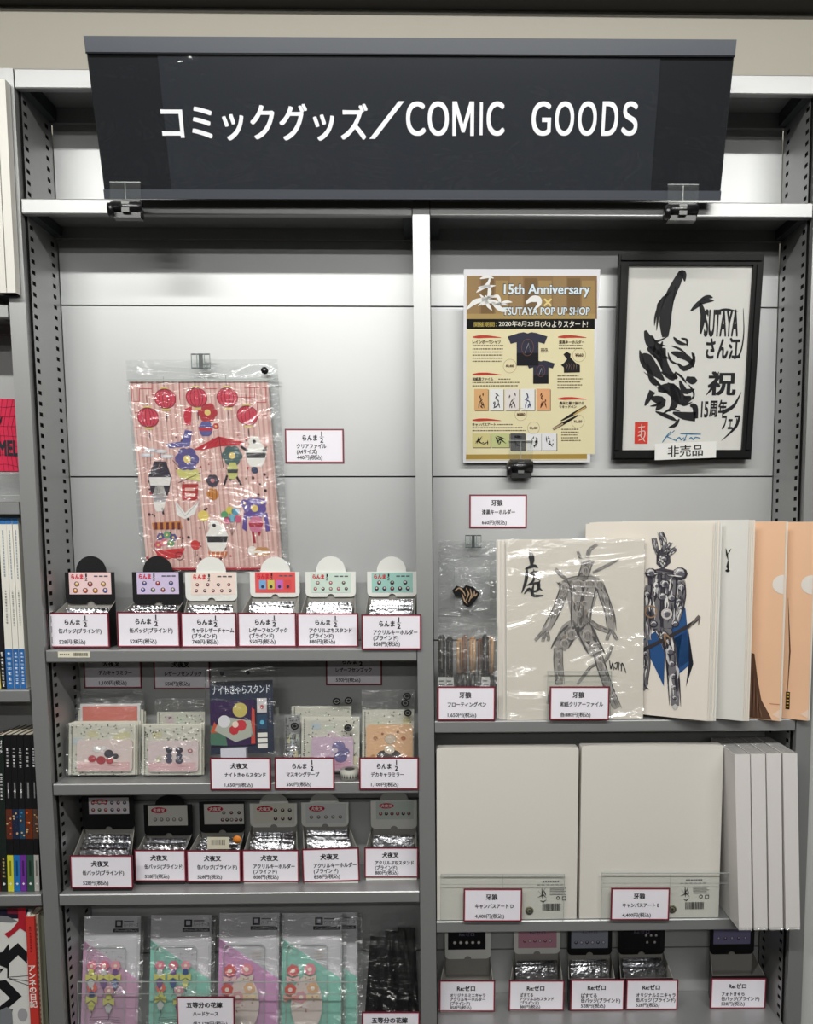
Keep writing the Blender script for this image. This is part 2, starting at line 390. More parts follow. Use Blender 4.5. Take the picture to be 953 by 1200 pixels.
# ------------------------------------------------------------------ foil packet prototypes
def packet_mesh(i):
    b = MB(); b.pillow(-0.5, 0.5, 0, 1, 0, 0.10, FOIL if i != 1 else FOIL2, 12, 9, 0.03, i * 3.1, 0.5)
    def crimp(u, v): return (-0.5 + u, 0.012 * math.sin(u * 60) , 0.985 + 0.07 * v)
    b.grid(crimp, 30, 1, FOIL)
    o = b.build('foil_packet'); me = o.data; bpy.data.objects.remove(o); return me
PK = [packet_mesh(i) for i in range(3)]
def packet(x, y, z, w, h, th, tilt, yawr, label, group):
    o = bpy.data.objects.new('foil_packet', PK[random.randrange(3)]); COL.objects.link(o)
    o.location = (x, y, z); o.rotation_euler = (tilt, 0, yawr); o.scale = (w, th * 10, h)
    return tag(o, label, 'foil packet', group)

# ------------------------------------------------------------------ display boxes
def dots(cols, rows, colors, r=0.0028, x0=-0.85, x1=0.85, z0=0.12, z1=0.55, style='disc'):
    def f(b, w, h, y):
        k = 0
        for j in range(rows):
            n = cols if isinstance(cols, int) else cols[j]
            for i in range(n):
                u = x0 + (x1 - x0) * ((i + 0.5) / n); v = z0 + (z1 - z0) * ((j + 0.5) / rows)
                c = colors[k % len(colors)]; k += 1
                b.disc(u * w / 2, v * h, r, ink(c), y, 12)
                b.ring(u * w / 2, v * h, r, r * 0.25, ink((70, 60, 70)), y - 0.0001, 12)
                b.disc(u * w / 2, v * h + r * 0.3, r * 0.4, ink((235, 215, 200)), y - 0.0001, 8)
    return f
def display_box(card_px, Yf, hdr, Yb, zs, white, tabx, tabtop, insert, ins_px, art, logo, label, npk, pk_label=None, bodyx=None, depth_in=GREYCARD, group='cardboard display boxes with price cards', notch=True):
    cx0, cy0, cx1, cy1 = card_px; hx0, hy0, hx1, hy1 = hdr
    mt = WHTCARD if white else BLKCARD
    fx0, fx1 = bodyx or (cx0 + 4, cx1 - 4)
    zf = zat(cy0 + 1.5, Yf); zhb = zat(hy1, Yb); zht = zat(hy0, Yb)
    xm = (hx0 + hx1) / 2
    X0, X1 = P(fx0, cy1, Yf).x, P(fx1, cy1, Yf).x
    B0, B1 = P(hx0 + 1, hy1, Yb).x, P(hx1 - 1, hy1, Yb).x
    ox = (B0 + B1) / 2
    e = empty('display_box', label, 'display box', group, loc=(ox, (Yf + Yb) / 2, zs + 0.0005))
    oy, oz = (Yf + Yb) / 2, zs + 0.0005
    b = MB(); t = 0.0008
    def L(x, y, z): return (x - ox, y - oy, z - oz)
    # outer walls, inner walls
    zb = oz; zi = oz + t
    def quad(a, b_, c, d, m): b.add([L(*a), L(*b_), L(*c), L(*d)], [(0, 1, 2, 3)], m)
    quad((X0, Yf, zb), (X1, Yf, zb), (X1, Yf, zf), (X0, Yf, zf), mt)
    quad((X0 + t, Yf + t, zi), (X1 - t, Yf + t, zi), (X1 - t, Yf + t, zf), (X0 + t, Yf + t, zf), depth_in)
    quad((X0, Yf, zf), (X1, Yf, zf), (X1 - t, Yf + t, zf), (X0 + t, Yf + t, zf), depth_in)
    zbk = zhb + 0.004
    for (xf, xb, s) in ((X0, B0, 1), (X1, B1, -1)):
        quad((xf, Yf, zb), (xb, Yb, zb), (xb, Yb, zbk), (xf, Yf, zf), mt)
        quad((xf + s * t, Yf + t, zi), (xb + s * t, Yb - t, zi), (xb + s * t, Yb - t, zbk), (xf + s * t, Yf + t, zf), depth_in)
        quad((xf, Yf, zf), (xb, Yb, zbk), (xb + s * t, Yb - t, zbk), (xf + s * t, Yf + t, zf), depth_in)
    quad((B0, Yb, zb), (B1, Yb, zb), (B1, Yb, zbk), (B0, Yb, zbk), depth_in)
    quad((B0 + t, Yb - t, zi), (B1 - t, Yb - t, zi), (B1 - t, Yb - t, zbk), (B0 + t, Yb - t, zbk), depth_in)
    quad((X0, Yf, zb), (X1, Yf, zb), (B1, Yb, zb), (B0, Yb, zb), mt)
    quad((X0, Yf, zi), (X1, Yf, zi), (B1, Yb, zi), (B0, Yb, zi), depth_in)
    b.build('carton', e)
    # header lid with rounded lower corners and notch
    hw = (P(hx1, hy0, Yb).x - P(hx0, hy0, Yb).x) / 2; hh = zht - zhb
    z1 = zhb - oz; r = 0.008
    pts = [(-hw, z1 + hh), (-hw, z1 + r)]
    for i in range(1, 5): a = PI + i * PI / 8; pts.append((-hw + r + r * math.cos(a), z1 + r + r * math.sin(a)))
    if notch:
        for i in range(7): a = PI - i * PI / 6; pts.append((0.006 * math.cos(a), z1 + 0.005 * math.sin(a)))
    for i in range(0, 4): a = 1.5 * PI + i * PI / 8; pts.append((hw - r + r * math.cos(a), z1 + r + r * math.sin(a)))
    pts += [(hw, z1 + r), (hw, z1 + hh)]
    yb = Yb - 0.003 - oy
    b = MB(); b.prism(pts, yb - 0.0012, yb, mt); hf = b.build('header_flap', e)
    if tabx:
        tr = zat(tabtop, Yb) - zht; tx = P(tabx, hy0, Yb).x - ox; rw = 0.0238
        pts = [(tx + rw, z1 + hh - 0.006)] + [(tx + rw * math.cos(a), z1 + hh + tr * math.sin(a)) for a in [i * PI / 16 for i in range(17)]] + [(tx - rw, z1 + hh - 0.006)]
        b = MB(); b.prism(pts, yb + 0.0004, yb + 0.0016, mt); b.build('round_tab', hf)
    if insert:
        ix0, iy0, ix1, iy1 = ins_px
        M = Matrix.Translation(((P((ix0 + ix1) / 2, iy1, Yb).x - ox), yb - 0.0013, zat(iy1, Yb) - oz))
        iw = P(ix1, iy0, Yb).x - P(ix0, iy0, Yb).x; ih = zat(iy0, Yb) - zat(iy1, Yb)
        b = MB(); b.box(-iw / 2, iw / 2, -0.0003, 0, 0, ih, ink(insert))
        if logo == 'r':
            b.text('らんま', -iw * 0.44, ih * 0.70, -iw * 0.16, ih * 0.92, m=ink((205, 40, 60)), bold=0.05, y=-0.0006)
            b.text('1', -iw * 0.10, ih * 0.80, -iw * 0.07, ih * 0.95, m=BLK, y=-0.0006); b.text('2', -iw * 0.12, ih * 0.62, -iw * 0.06, ih * 0.78, m=BLK, y=-0.0006)
            for q in range(3): b.rect(iw * (0.1 + q * .12), ih * 0.80, iw * (0.19 + q * .12), ih * 0.86, ink((90, 90, 100)), -0.0006)
        elif logo == 'i':
            b.disc(-iw * 0.22, ih * 0.76, iw * 0.2, ink((200, 35, 60)), -0.0005, 16, ih * 0.15)
            b.text('犬夜叉', -iw * 0.37, ih * 0.67, -iw * 0.07, ih * 0.85, m=ink((235, 225, 225)), bold=0.03, y=-0.0007)
        elif logo == 'z':
            b.text('Re:ゼロ', -iw * 0.2, ih * 0.72, iw * 0.2, ih * 0.92, m=ink((120, 110, 140)), y=-0.0006)
        if art: art(b, iw, ih, -0.0006)
        b.build('printed_insert', hf, matrix=None).matrix_local = M
    # packets
    for k in range(npk):
        f = (k + 0.5) / npk
        y = Yf + 0.022 + (Yb - Yf - 0.030) * f
        ff = (y - Yf) / (Yb - Yf)
        wv = ((X1 - X0) * (1 - ff) + (B1 - B0) * ff) * 0.86
        xc = ((X0 + X1) / 2 * (1 - ff) + (B0 + B1) / 2 * ff)
        ztop = zf + (zhb - zf) * ff * 0.9 + random.uniform(-0.001, 0.003)
        hgt = min(ztop - oz - 0.003, 0.060)
        packet(xc + random.uniform(-.001, .001), y - 0.012, ztop - hgt, wv, hgt * 0.97, 0.0042, -random.uniform(0.10, 0.26), random.uniform(-.03, .03), ([['front', 'rear'], ['front', 'middle', 'rear'], ['front', 'second', 'third', 'rearmost']][npk - 2][k] + ' ' + pk_label) if npk > 1 else pk_label, pk_label)
    return e

R_ = 'らんま'
yl, pk = (238, 205, 150), (240, 215, 220)
M5 = [(210, 140, 60), (190, 80, 60), (215, 150, 60), (90, 100, 170), (200, 160, 90), (160, 70, 60), (210, 170, 90)]
M6 = [(70, 80, 170), (90, 110, 90), (150, 60, 60), (120, 130, 130), (70, 80, 160), (190, 40, 60), (60, 90, 160)]
def art_squares(b, w, h, y):
    for i, c in enumerate([(120, 170, 215), (205, 195, 100), (195, 110, 190), (215, 80, 80)]):
        x = -w * 0.4 + i * w * 0.21; b.rect(x, h * .18, x + w * .17, h * .62, ink(c), y); b.disc(x + w * .085, h * .3, w * .04, ink((60, 50, 80)), y - .0001)
def art_tiny(colors, n1=4, n2=5):
    return dots((n1, n2), 2, colors, 0.0032, -0.9, 0.9, 0.08, 0.6)
rows = [
 # card px, Y, hdr, Yb, white, tabx, tabtop, insert col, insert px, art, lines, label pieces
 ((55, 718, 129, 759), .020, (78.6, 669.5, 136.5, 706), .058, False, 107.6, 650.6, (236, 205, 205), (83, 669.8, 132, 695), dots((4, 3), 2, M5, .0040, -.95, .95, .03, .62), ['缶バッジ(ブラインド)', '528円(税込)'], 2),
 ((138, 717, 211.5, 758.5), .022, (157, 669.5, 216, 707), .088, False, 185.6, 650.6, (208, 195, 225), (162, 669.8, 211, 695), dots((4, 3), 2, M6, .0036, -.95, .95, .05, .65), ['缶バッジ(ブラインド)', '528円(税込)'], 3),
 ((212.5, 718, 278, 759), .022, (218.6, 670, 279, 703), .088, True, 248, 652, (238, 218, 208), (225, 670.5, 277, 696), dots((5, 4), 2, [(120, 50, 80), (60, 50, 70), (150, 60, 70)], .0027, -.95, .95, .05, .6), ['キャラレザーチャーム', '(ブラインド)', '748円(税込)'], 2),
 ((279, 718, 348, 758.5), .022, (294, 669.7, 352, 699), .088, True, 323, 652, (222, 90, 90), (300, 670, 347, 694), art_squares, ['レザーフセンブック', '(ブラインド)', '550円(税込)'], 2),
 ((348.5, 718.5, 420.5, 758.5), .022, (358.7, 669.7, 417.5, 699), .088, True, 388, 651.5, (203, 222, 210), (364.5, 671, 412, 694), dots((5, 3), 2, [(210, 110, 130), (90, 90, 90), (190, 150, 150)], .0028, -.95, .95, .05, .65), ['アクリルぷちスタンド', '(ブラインド)', '880円(税込)'], 3),
 ((423.7, 720, 494, 761.5), -.0045, (430.8, 669.7, 489, 699), .088, True, 459, 652, (160, 205, 195), (436, 671, 484, 694), dots((5, 3), 2, [(60, 40, 60), (50, 60, 90), (120, 40, 70)], .0034, -.95, .95, .05, .65), ['アクリルキーホルダー', '(ブラインド)', '858円(税込)'], 3)]
nm1 = ['black display box at the left end of the upper row, yellow badges on its insert', 'second black display box of the upper row, with blue and red badges on lilac insert',
       'white display box with cream insert, third from left in the upper row', 'white display box with coral red insert of four coloured squares, upper row',
       'white display box with pale green insert of small figures, fifth in the upper row', 'white display box with mint insert at the right end of the upper row']
cl1 = ['528 yen badge price card on the leftmost black box of the upper row', '528 yen badge price card on the second black box, upper row',
       '748 yen price card on the white box with cream insert, upper row', '550 yen price card reading レザーフセンブック on the box with coral insert',
       '880 yen price card on the white box with pale green insert', '858 yen price card at the right end of the upper row, overlapping the middle post']
pl1 = ['silver foil packet in the leftmost black box of the upper row', 'silver foil packet in the second black box of the upper row', 'silver foil packet in the white box with cream insert',
       'silver foil packet in the white box with coral insert', 'silver foil packet in the white box with pale green insert', 'silver foil packet in the white box with mint insert']
for i, (c, Y, h, Yb, wh, tx, tt, ins, ip, art, lines, n) in enumerate(rows):
    bx = (c[0] + 4, min(c[2] - 4, 485.5)) if i else (63.5, 126)
    display_box(c, Y + .0016, h, Yb, ZS['L1'], wh, tx, tt, ins, ip, art, 'r', nm1[i], n, pl1[i], bx)
    card(*c, Y, R_, lines, cl1[i], half=True)
# little barcode label on the lip
M, w, h = rct(68, 763.5, 105.5, 770.5, -0.0005)
e = tag(MB().build('dummy'), 'x') ; bpy.data.objects.remove(e)
e = empty('barcode_label', 'small cream barcode label stuck on the shelf edge at far left', 'label', matrix=M)
b = MB(); b.box(-w / 2, w / 2, 0, 0.0004, 0, h, ink((222, 218, 196))); b.build('sticker', e)
b = MB(); x = -w * .02
while x < w * .43:
    q = random.choice([.0004, .0007]); b.rect(x, h * .25, x + q, h * .8, BLK); x += q + random.choice([.0004, .0008])
for k in range(5): b.rect(-w * .44 + k * w * .065, h * .4, -w * .40 + k * w * .065, h * .65, ink((110, 110, 90)))
b.build('barcode', e)

# row three (left bay)
I_ = '犬夜叉'
kk = [(190, 60, 70), (80, 110, 70), (200, 60, 60), (70, 80, 130), (120, 60, 110), (60, 110, 120)]
gg = [(165, 170, 160), (150, 155, 150), (170, 170, 165)]
rows3 = [
 ((83, 1002.5, 156.5, 1041), .010, (98, 929, 159, 968), .080, False, None, 0, (232, 224, 228), (105.8, 931, 152.6, 950), dots((6, 6), 2, kk, .0030, -.95, .95, .04, .9), ['缶バッジ(ブラインド)', '528円(税込)'], 4),
 ((158, 996, 218.5, 1033), .032, (170.4, 939.6, 227, 976), .092, False, 199.5, 929, (214, 212, 204), (175, 940.5, 221, 964), dots(5, 1, gg, .0030, -.8, .8, .1, .5), ['缶バッジ(ブラインド)', '528円(税込)'], 3),
 ((219, 996.5, 283, 1033.6), .032, (235, 937, 288, 973), .092, False, None, 0, (214, 212, 206), (240.5, 939.5, 287, 963), dots((5, 3), 2, [(120, 50, 80), (60, 55, 60), (150, 150, 150)], .0030, -.2, .95, .04, .75), ['缶バッジ(ブラインド)', '528円(税込)'], 3),
 ((284, 996, 351, 1033.8), .032, (294, 939.5, 349, 967), .092, True, 321.5, 928, (220, 219, 206), (298, 940, 346, 963), dots((3, 3), 2, [(70, 60, 60), (90, 60, 60), (60, 60, 80)], .0032, -.1, .95, .05, .9), ['アクリルキーホルダー', '(ブラインド)', '858円(税込)'], 4),
 ((355, 994, 422, 1033.4), .030, (354, 938.5, 409, 967), .092, True, 380, 928, (212, 214, 214), (359, 940, 406, 963), dots(5, 1, gg, .0030, -.9, .9, .1, .55), ['アクリルキーホルダー', '(ブラインド)', '858円(税込)'], 3),
 ((427, 993, 490.5, 1028.5), .040, (435, 937, 489, 970), .094, True, 462, 926, (198, 208, 202), (441, 938, 485, 959), dots(6, 1, [(190, 70, 80), (60, 50, 60), (150, 60, 60)], .0030, -.9, .9, .1, .55), ['アクリルぷちスタンド', '(ブラインド)', '880円(税込)'], 1)]
nm3 = ['black display box at the left end of the lower box row, twelve badges on insert', 'black display box, second of the lower row, with grey insert', 'black display box holding a barcoded packet, third of the lower row',
       'white display box with small dark figures on insert, fourth of the lower row', 'white display box with pale grey insert, fifth of the lower row', 'nearly empty white display box at the right end of the lower row']
cl3 = ['528 yen price card nearest the left post in the lower box row', '528 yen price card on the second black box of the lower row', '528 yen price card on the black box with barcoded packet',
       '858 yen price card on the fourth box of the lower row', '858 yen price card on the fifth box of the lower row, slightly tilted', '880 yen price card on the nearly empty white box']
pl3 = ['silver foil packet in the leftmost black box of the lower row', 'silver foil packet in the second black box of the lower row', 'silver foil packet in the third black box of the lower row',
       'silver foil packet in the fourth box of the lower row', 'silver foil packet in the fifth box of the lower row', 'flat pale packet in the nearly empty white box']
for i, (c, Y, h, Yb, wh, tx, tt, ins, ip, art, lines, n) in enumerate(rows3):
    bx = (c[0] + 2, min(c[2] - 2, 489)) 
    display_box(c, Y + .0016, h, Yb, ZS['L3'], wh, tx, tt, ins, ip, art, 'i', nm3[i], n, pl3[i], bx)
    card(*c, Y, I_, lines, cl3[i], rot=0.03 * (-1 if i == 4 else 0))
# barcode sticker + orange dot on a packet of box three
M, w, h = rct(243, 981, 269, 995, 0.037)
e = empty('barcode_sticker', 'cream barcode sticker on the packet in the third black box', 'sticker', matrix=M)
b = MB(); b.box(-w / 2, w / 2, 0, .0005, 0, h, ink((205, 200, 180))); b.build('sticker_paper', e)
b = MB()
for k in range(12): b.rect(-w * .3 + k * w * .052, h * .35, -w * .3 + k * w * .052 + random.choice([.0004, .0008]), h * .8, BLK)
b.build('barcode', e)
M, w, h = rct(273, 980, 283, 988, 0.037)
b = MB(); b.cyl((0, 0, h / 2), (0, 0.0005, h / 2), w / 2, ink((215, 130, 50)), 20); tag(b.build('round_sticker', matrix=M), 'orange round sticker beside the barcode sticker in the black box', 'sticker')

# bottom row of the right bay
Z_ = 'Re:ゼロ'
rows5 = [
 ((514.5, 1149, 580, 1185.5), .050, (521.5, 1090, 575, 1123), .098, True, None, 0, (18, 18, 22), (525, 1090, 569, 1112), dots(5, 1, [(210, 210, 205)], .0034, -.8, .8, .15, .6), ['オリジナルミニキャラ', 'アクリルキーホルダー', '(ブラインド)', '858円(税込)'], 0),
 ((596, 1149, 661, 1184.5), .050, (602, 1089, 656, 1118), .098, True, None, 0, (205, 150, 170), (607, 1089, 652, 1111), dots(6, 1, [(170, 70, 100), (215, 200, 205)], .0026, -.8, .8, .2, .55), ['ぱすてる', 'アクリルぷちスタンド', '(ブラインド)', '880円(税込)'], 3),
 ((668, 1148, 731.5, 1184.5), .050, (664.5, 1089, 716.5, 1120), .098, False, None, 0, (150, 155, 170), (669, 1089, 712, 1112), dots(6, 1, [(70, 75, 90), (190, 190, 200)], .0028, -.9, .9, .1, .5), ['ぱすてる', '缶バッジ(ブラインド)', '528円(税込)'], 3),
 ((733, 1148, 794, 1183.5), .050, (724, 1089, 778, 1120), .098, False, None, 0, (24, 24, 28), (729, 1089, 773, 1112), dots((2, 3), 2, [(170, 170, 170)], .0028, 0.1, .9, .1, .8), ['オリジナルミニキャラ', '缶バッジ (ブラインド)', '528円(税込)'], 4),
 ((832, 1146.5, 897, 1182), .052, (830.5, 1089, 882.5, 1121), .098, False, None, 0, (125, 120, 155), (835, 1089, 878, 1109), dots(5, 1, [(150, 145, 180), (90, 80, 120)], .0028, -.9, .9, .1, .6), ['フォトきゃら', '缶バッジ(ブラインド)', '528円(税込)'], 0)]
nm5 = ['empty white display box with black insert on the bottom shelf beside the middle post', 'white display box with pink insert on the bottom shelf', 'black display box with grey insert on the bottom shelf',
       'black display box with pale badges on black insert, bottom shelf', 'empty black display box with lavender insert near the right slotted panel']
cl5 = ['858 yen price card beside the middle post, bottom shelf', '880 yen price card on the white box with pink insert, bottom shelf', '528 yen badge price card on the bottom shelf, on the box with grey insert', '528 yen badge price card on the bottom shelf, on the box of pale badges', '528 yen price card on the empty black box, rightmost on the bottom shelf']
pl5 = ['', 'silver foil packet in the white box with pink insert, bottom shelf', 'silver foil packet in the black box with grey insert', 'silver foil packet in the black box with pale badges', '']
for i, (c, Y, h, Yb, wh, tx, tt, ins, ip, art, lines, n) in enumerate(rows5):
    bx = (c[0] + 2, c[2] - 2)
    if i == 2: bx = (666, 720)
    if i == 3: bx = (727, 788)
    display_box(c, Y + .0016, h, Yb, ZS['R3'], wh, tx, tt, ins, ip, art, 'z', nm5[i], n, pl5[i], bx)
    card(*c, Y, Z_, lines, cl5[i])

# ------------------------------------------------------------------ wall and front cards elsewhere
BW = D - 0.0005
card(98.8, 768, 166.7, 806.6, BW, I_, ['デカキャラミラー', '1,100円(税込)'], 'dim 1,100 yen mirror card on the back panel, left, under the shelf', tx=.26)
card(180.5, 769, 247, 807.7, BW, I_, ['レザーフセンブック', '550円(税込)'], 'dim 550 yen card on the back panel beside the blister pack', tx=.2)
card(382, 765, 448, 803, BW, R_, ['レザーフセンブック', '550円(税込)'], 'dim 550 yen card on the back panel above the right packets', half=True, tx=.18)
card(246.6, 888, 318, 926, -.0025, I_, ['ナイトきゃらスタンド', '1,650円(税込)'], '1,650 yen price card below the navy blister pack', tx=.24)
card(322, 887.6, 392.4, 925.2, -.0025, R_, ['マスキングテープ', '550円(税込)'], '550 yen price card reading マスキングテープ on the shelf edge', half=True, tx=.2)
card(421, 887.6, 491, 925.5, -.0025, R_, ['デカキャラミラー', '1,100円(税込)'], '1,100 yen mirror price card beside the middle post', half=True, tx=.2)
card(334.5, 502.5, 403.5, 542.8, BW, R_, ['クリアファイル', '(A4サイズ)', '440円(税込)'], '440 yen price card on the back panel right of the striped clear file', half=True)
card(550, 579.5, 617.5, 618.8, BW, '牙狼', ['漆黒キーホルダー', '660円(税込)'], '660 yen price card on the back panel above the keychain bag', tx=.22)
card(512.5, 804.5, 580.5, 844.5, -.0015, '牙狼', ['フローティングペン', '1,650円(税込)'], '1,650 yen price card in front of the bagged pens', tx=.18)
card(643.8, 804.5, 714, 844, -.006, '牙狼', ['和紙クリアーファイル', '各880円(税込)'], '880 yen price card in front of the grey ink figure file', tx=.18)
card(543, 1041.5, 611.6, 1080, -.006, '牙狼', ['キャンバスアート D', '4,400円(税込)'], '4,400 yen price card reading キャンバスアート D', tx=.2)
card(715.4, 1040.7, 784.3, 1078.5, -.006, '牙狼', ['キャンバスアート E', '4,400円(税込)'], '4,400 yen price card reading キャンバスアート E', tx=.2)
card(207.5, 1168, 275.6, 1206, .004, '五等分の花嫁', ['ハードケース', '各2,178円(税込)'], '2,178 yen price card reading ハードケース among the phone case packs', tx=.28)
card(424, 1186, 492, 1224, .004, '五等分の花嫁', [], 'price card at the bottom edge in front of the black bagged garments', tx=.28)

# ------------------------------------------------------------------ hanging sign
M, w, h = frm((99.5, 43), (861, 47), (845, 234), (122, 232), -0.070, -0.022)
M = M.copy()
e = empty('hanging_sign', 'long dark grey shop sign reading コミックグッズ／COMIC GOODS in white, tilted forward on two clips', 'sign', matrix=M)
SGN = mat('dark_sign_panel', (46, 49, 55), 0.12, spec=0.6, coat=0.6)
SGN2 = mat('darker_sign_insert', (33, 35, 39), 0.12, spec=0.6, coat=0.6)
RAIL = mat('grey_blue_rail', (64, 69, 78), 0.35)
b = MB(); b.box(-w / 2, w / 2, 0.0015, 0.005, 0, h, SGN2); b.build('panel', e)
b = MB(); b.box(-w / 2 + w * .108, w / 2 - w * .115, 0, 0.0014, h * .02, h * .9, SGN); b.build('printed_sheet', e)
b = MB(); b.box(-w / 2, w / 2, -0.003, 0.001, h * .905, h, RAIL); b.box(-w / 2, w / 2, -0.0035, -0.002, h * .895, h * .905, SGN2); b.build('top_rail', e)
b = MB(); b.box(-w / 2, w / 2, -0.003, 0.001, -0.001, h * .055, mat('dark_rail', (62, 66, 74), .35)); b.build('bottom_rail', e)
b = MB(); LW = mat('white_lettering', (246, 246, 250), 0.5)
Mi = M.inverted()
def sgn(px, py):      # where a picture point falls on the sign plane
    t = (233 - py) / 190.; Yv = -0.022 - 0.048 * t
    q = Mi @ P(px, py, Yv); return q.x, q.z
LT = [('コミックグッズ', 192, 122.5, 430, 164)] + [(ch, 473 + a_ / 1.985, 120, 473 + c_ / 1.985, 158.7) for ch, a_, c_ in
      [('Ｃ', 8, 50), ('Ｏ', 58, 104), ('Ｍ', 115, 163), ('Ｃ', 194, 235), ('Ｇ', 298, 343), ('Ｏ', 352, 397), ('Ｏ', 405, 450), ('Ｄ', 460, 500), ('Ｓ', 506, 546)]]
for st, x0, y0, x1, y1 in LT:
    a = sgn(x0, y1); c = sgn(x1, y0)
    b.text(st, a[0], a[1], c[0], c[1], m=LW, bold=0.02, y=-0.0007, res=8)
a = sgn(562, 158.7); c = sgn(566, 120); b.rect(a[0], a[1], c[0], c[1], LW, -0.0007)
a = sgn(433, 163); c = sgn(474, 119); b.poly([(a[0], a[1]), (a[0] + .008, a[1]), (c[0], c[1]), (c[0] - .008, c[1])], LW, -0.0007)
b.build('lettering', e)
b = MB(); b.rect(-w / 2, h * .055, w / 2, h * .895, film('sign_cover_film', bump=0.10, bscale=5, base=0.05, milk=0.006, rough=0.03, blend=.12), -0.002); b.build('clear_cover', e)
def clip(px, py0, py1, wpx, Y, label, nm='sign_clip'):
    z1, z0 = zat(py0, Y, px), zat(py1, Y, px); x = P(px, py1, Y).x; ww = wpx / 774 / 2; hh = z1 - z0
    e = empty(nm, label, 'clip', 'plastic sign clips', loc=(x, Y, z0))
    b = MB(); b.rect(-ww, hh * .45, ww, hh, ACRYL, 0); b.box(-ww, ww, -0.0003, 0.0023, hh - .0006, hh, ACEDGE); b.box(-.0003, .0003, -0.0004, 0, hh * .5, hh * .97, ACEDGE); b.build('clear_plate', e)
    b = MB(); b.cyl((-ww, 0.004, hh * .3), (ww, 0.004, hh * .3), hh * .16, BLKPL); b.box(-ww * .9, ww * .9, 0.002, 0.016, 0, hh * .5, BLKPL)
    b.cyl((-ww * 1.15, 0.003, hh * .22), (-ww * .8, 0.003, hh * .22), hh * .2, BLKPL); b.build('gripper', e)
    b = MB(); b.box(-ww * .25, ww * .25, -0.003, 0.001, hh * .12, hh * .42, mat('smoky_plastic', (110, 112, 110), .15)); b.build('lever', e)
clip(148, 213, 254, 33, -0.034, 'clear and black clip under the left end of the hanging sign')
clip(800, 216, 257.5, 34, -0.034, 'clear and black clip under the right end of the hanging sign')

# ------------------------------------------------------------------ striped clear file in its bag
M, w, h, KF = frmk((153, 447), (313, 447), (333, 668), (171, 668), 0.098, 0.100)
e = empty('clear_file', 'pink striped clear file with red lanterns, balloons and parasol, clipped to the back panel', 'clear file', matrix=M)
b = MB(); b.box(-w / 2, w / 2, 0, 0.0012, 0, h, ink((224, 186, 178), .4)); b.build('sheet', e)
b = MB(); n = 27
for i in range(n):
    x = -w / 2 + w * (i + .2) / n; b.rect(x, 0.006, x + w / n * .45, h, ink((200, 158, 152), .4), -.0002)
for i in range(0, n, 3):
    x = -w / 2 + w * (i + .2) / n; b.rect(x, 0.006, x + w / n * .25, h, ink((232, 205, 198), .4), -.00025)
b.rect(-w / 2, 0, w / 2, .0035, ink((165, 30, 45)), -.0003); b.rect(-w / 2, .0045, w / 2, .0055, ink((165, 30, 45)), -.0003); b.build('stripe_print', e)
def wp(px, py): q = M.inverted() @ P(px, py, .0995 - .0015 * (668 - py) / 221); return q.x - KF * q.z, q.z
def cp4(cx, cy_): return wp(140 + cx / 3.404, 410 + cy_ / 3.404)
RED = ink((188, 40, 60)); DK = ink((60, 28, 40)); TAN = ink((215, 190, 120))
b = MB()
for seg in [[(50, 135), (50, 205), (80, 205)], [(80, 205), (80, 155), (130, 155)], [(130, 130), (130, 180), (225, 180), (225, 230)], [(60, 250), (110, 250), (110, 180)], [(60, 310), (90, 310)], [(240, 130), (240, 200)],
            [(500, 150), (585, 150), (585, 210), (540, 210)], [(520, 130), (520, 260), (590, 260)], [(345, 130), (345, 155), (390, 155)], [(470, 190), (540, 190), (540, 150)], [(550, 260), (550, 215)]]:
    for a, c in zip(seg[:-1], seg[1:]):
        p, q = cp4(*a), cp4(*c); b.brush([p, q], RED, -.0005, .0009, (1, 1, 1))
b.build('lattice_print', e)
b = MB()
for cx, cy_, r in [(183, 195, 43), (115, 270, 43), (308, 190, 43), (431, 190, 43), (511, 262, 43)]:
    x, z = cp4(cx, cy_); rr = r / 3.404 / 735
    b.brush([(x, z + rr * 2.0), (x, z - rr * 2.1)], DK, -.0006, .0006, (1, 1, 1))
    b.disc(x, z, rr, ink((205, 62, 82)), -.0007, 20, rr * .92)
    for k in (.25, .6, .97): b.ring(x, z, rr * k, .0009, ink((96, 22, 42)), -.0008 - k * .0001, 18, rr * .92)
    b.rect(x - rr * .35, z + rr * .85, x + rr * .35, z + rr * 1.05, TAN, -.0008); b.rect(x - rr * .35, z - rr * 1.1, x + rr * .35, z - rr * .88, TAN, -.0008)
    b.brush([(x, z - rr * 1.3), (x, z - rr * 2.1)], ink((60, 50, 60)), -.0008, .0016, (1, 1, .4))
b.build('lantern_print', e)
b = MB()   # parasol, balloons, cart, stool, fan, ball: plain objects only
def pg(pts, c, y=-.0006): b.poly([cp4(*p) for p in pts], ink(c), y)
def dc(cx, cy_, r, c, y=-.0006, rz=None):
    x, z = cp4(cx, cy_); b.disc(x, z, r / 3.404 / 735, ink(c), y, 16, None if rz is None else rz / 3.404 / 735)
def ln(pts, c, wd_=.0007, y=-.0007): b.brush([cp4(*p) for p in pts], ink(c), y, wd_, (1, 1, 1))
pg([(295, 398), (395, 345), (500, 368), (480, 380), (400, 385), (330, 400)], (190, 40, 55)); ln([(398, 350), (415, 470)], (60, 25, 30), .001)
for a in ((340, 392), (380, 384), (430, 380), (465, 376)): ln([(397, 348), a], (120, 20, 35), .0005)
pg([(290, 225), (262, 235), (255, 265), (265, 300), (285, 300)], (195, 45, 65)); 
pg([(185, 375), (250, 365), (262, 318), (290, 325), (282, 385), (200, 392)], (92, 88, 150))      # blue robe scrap
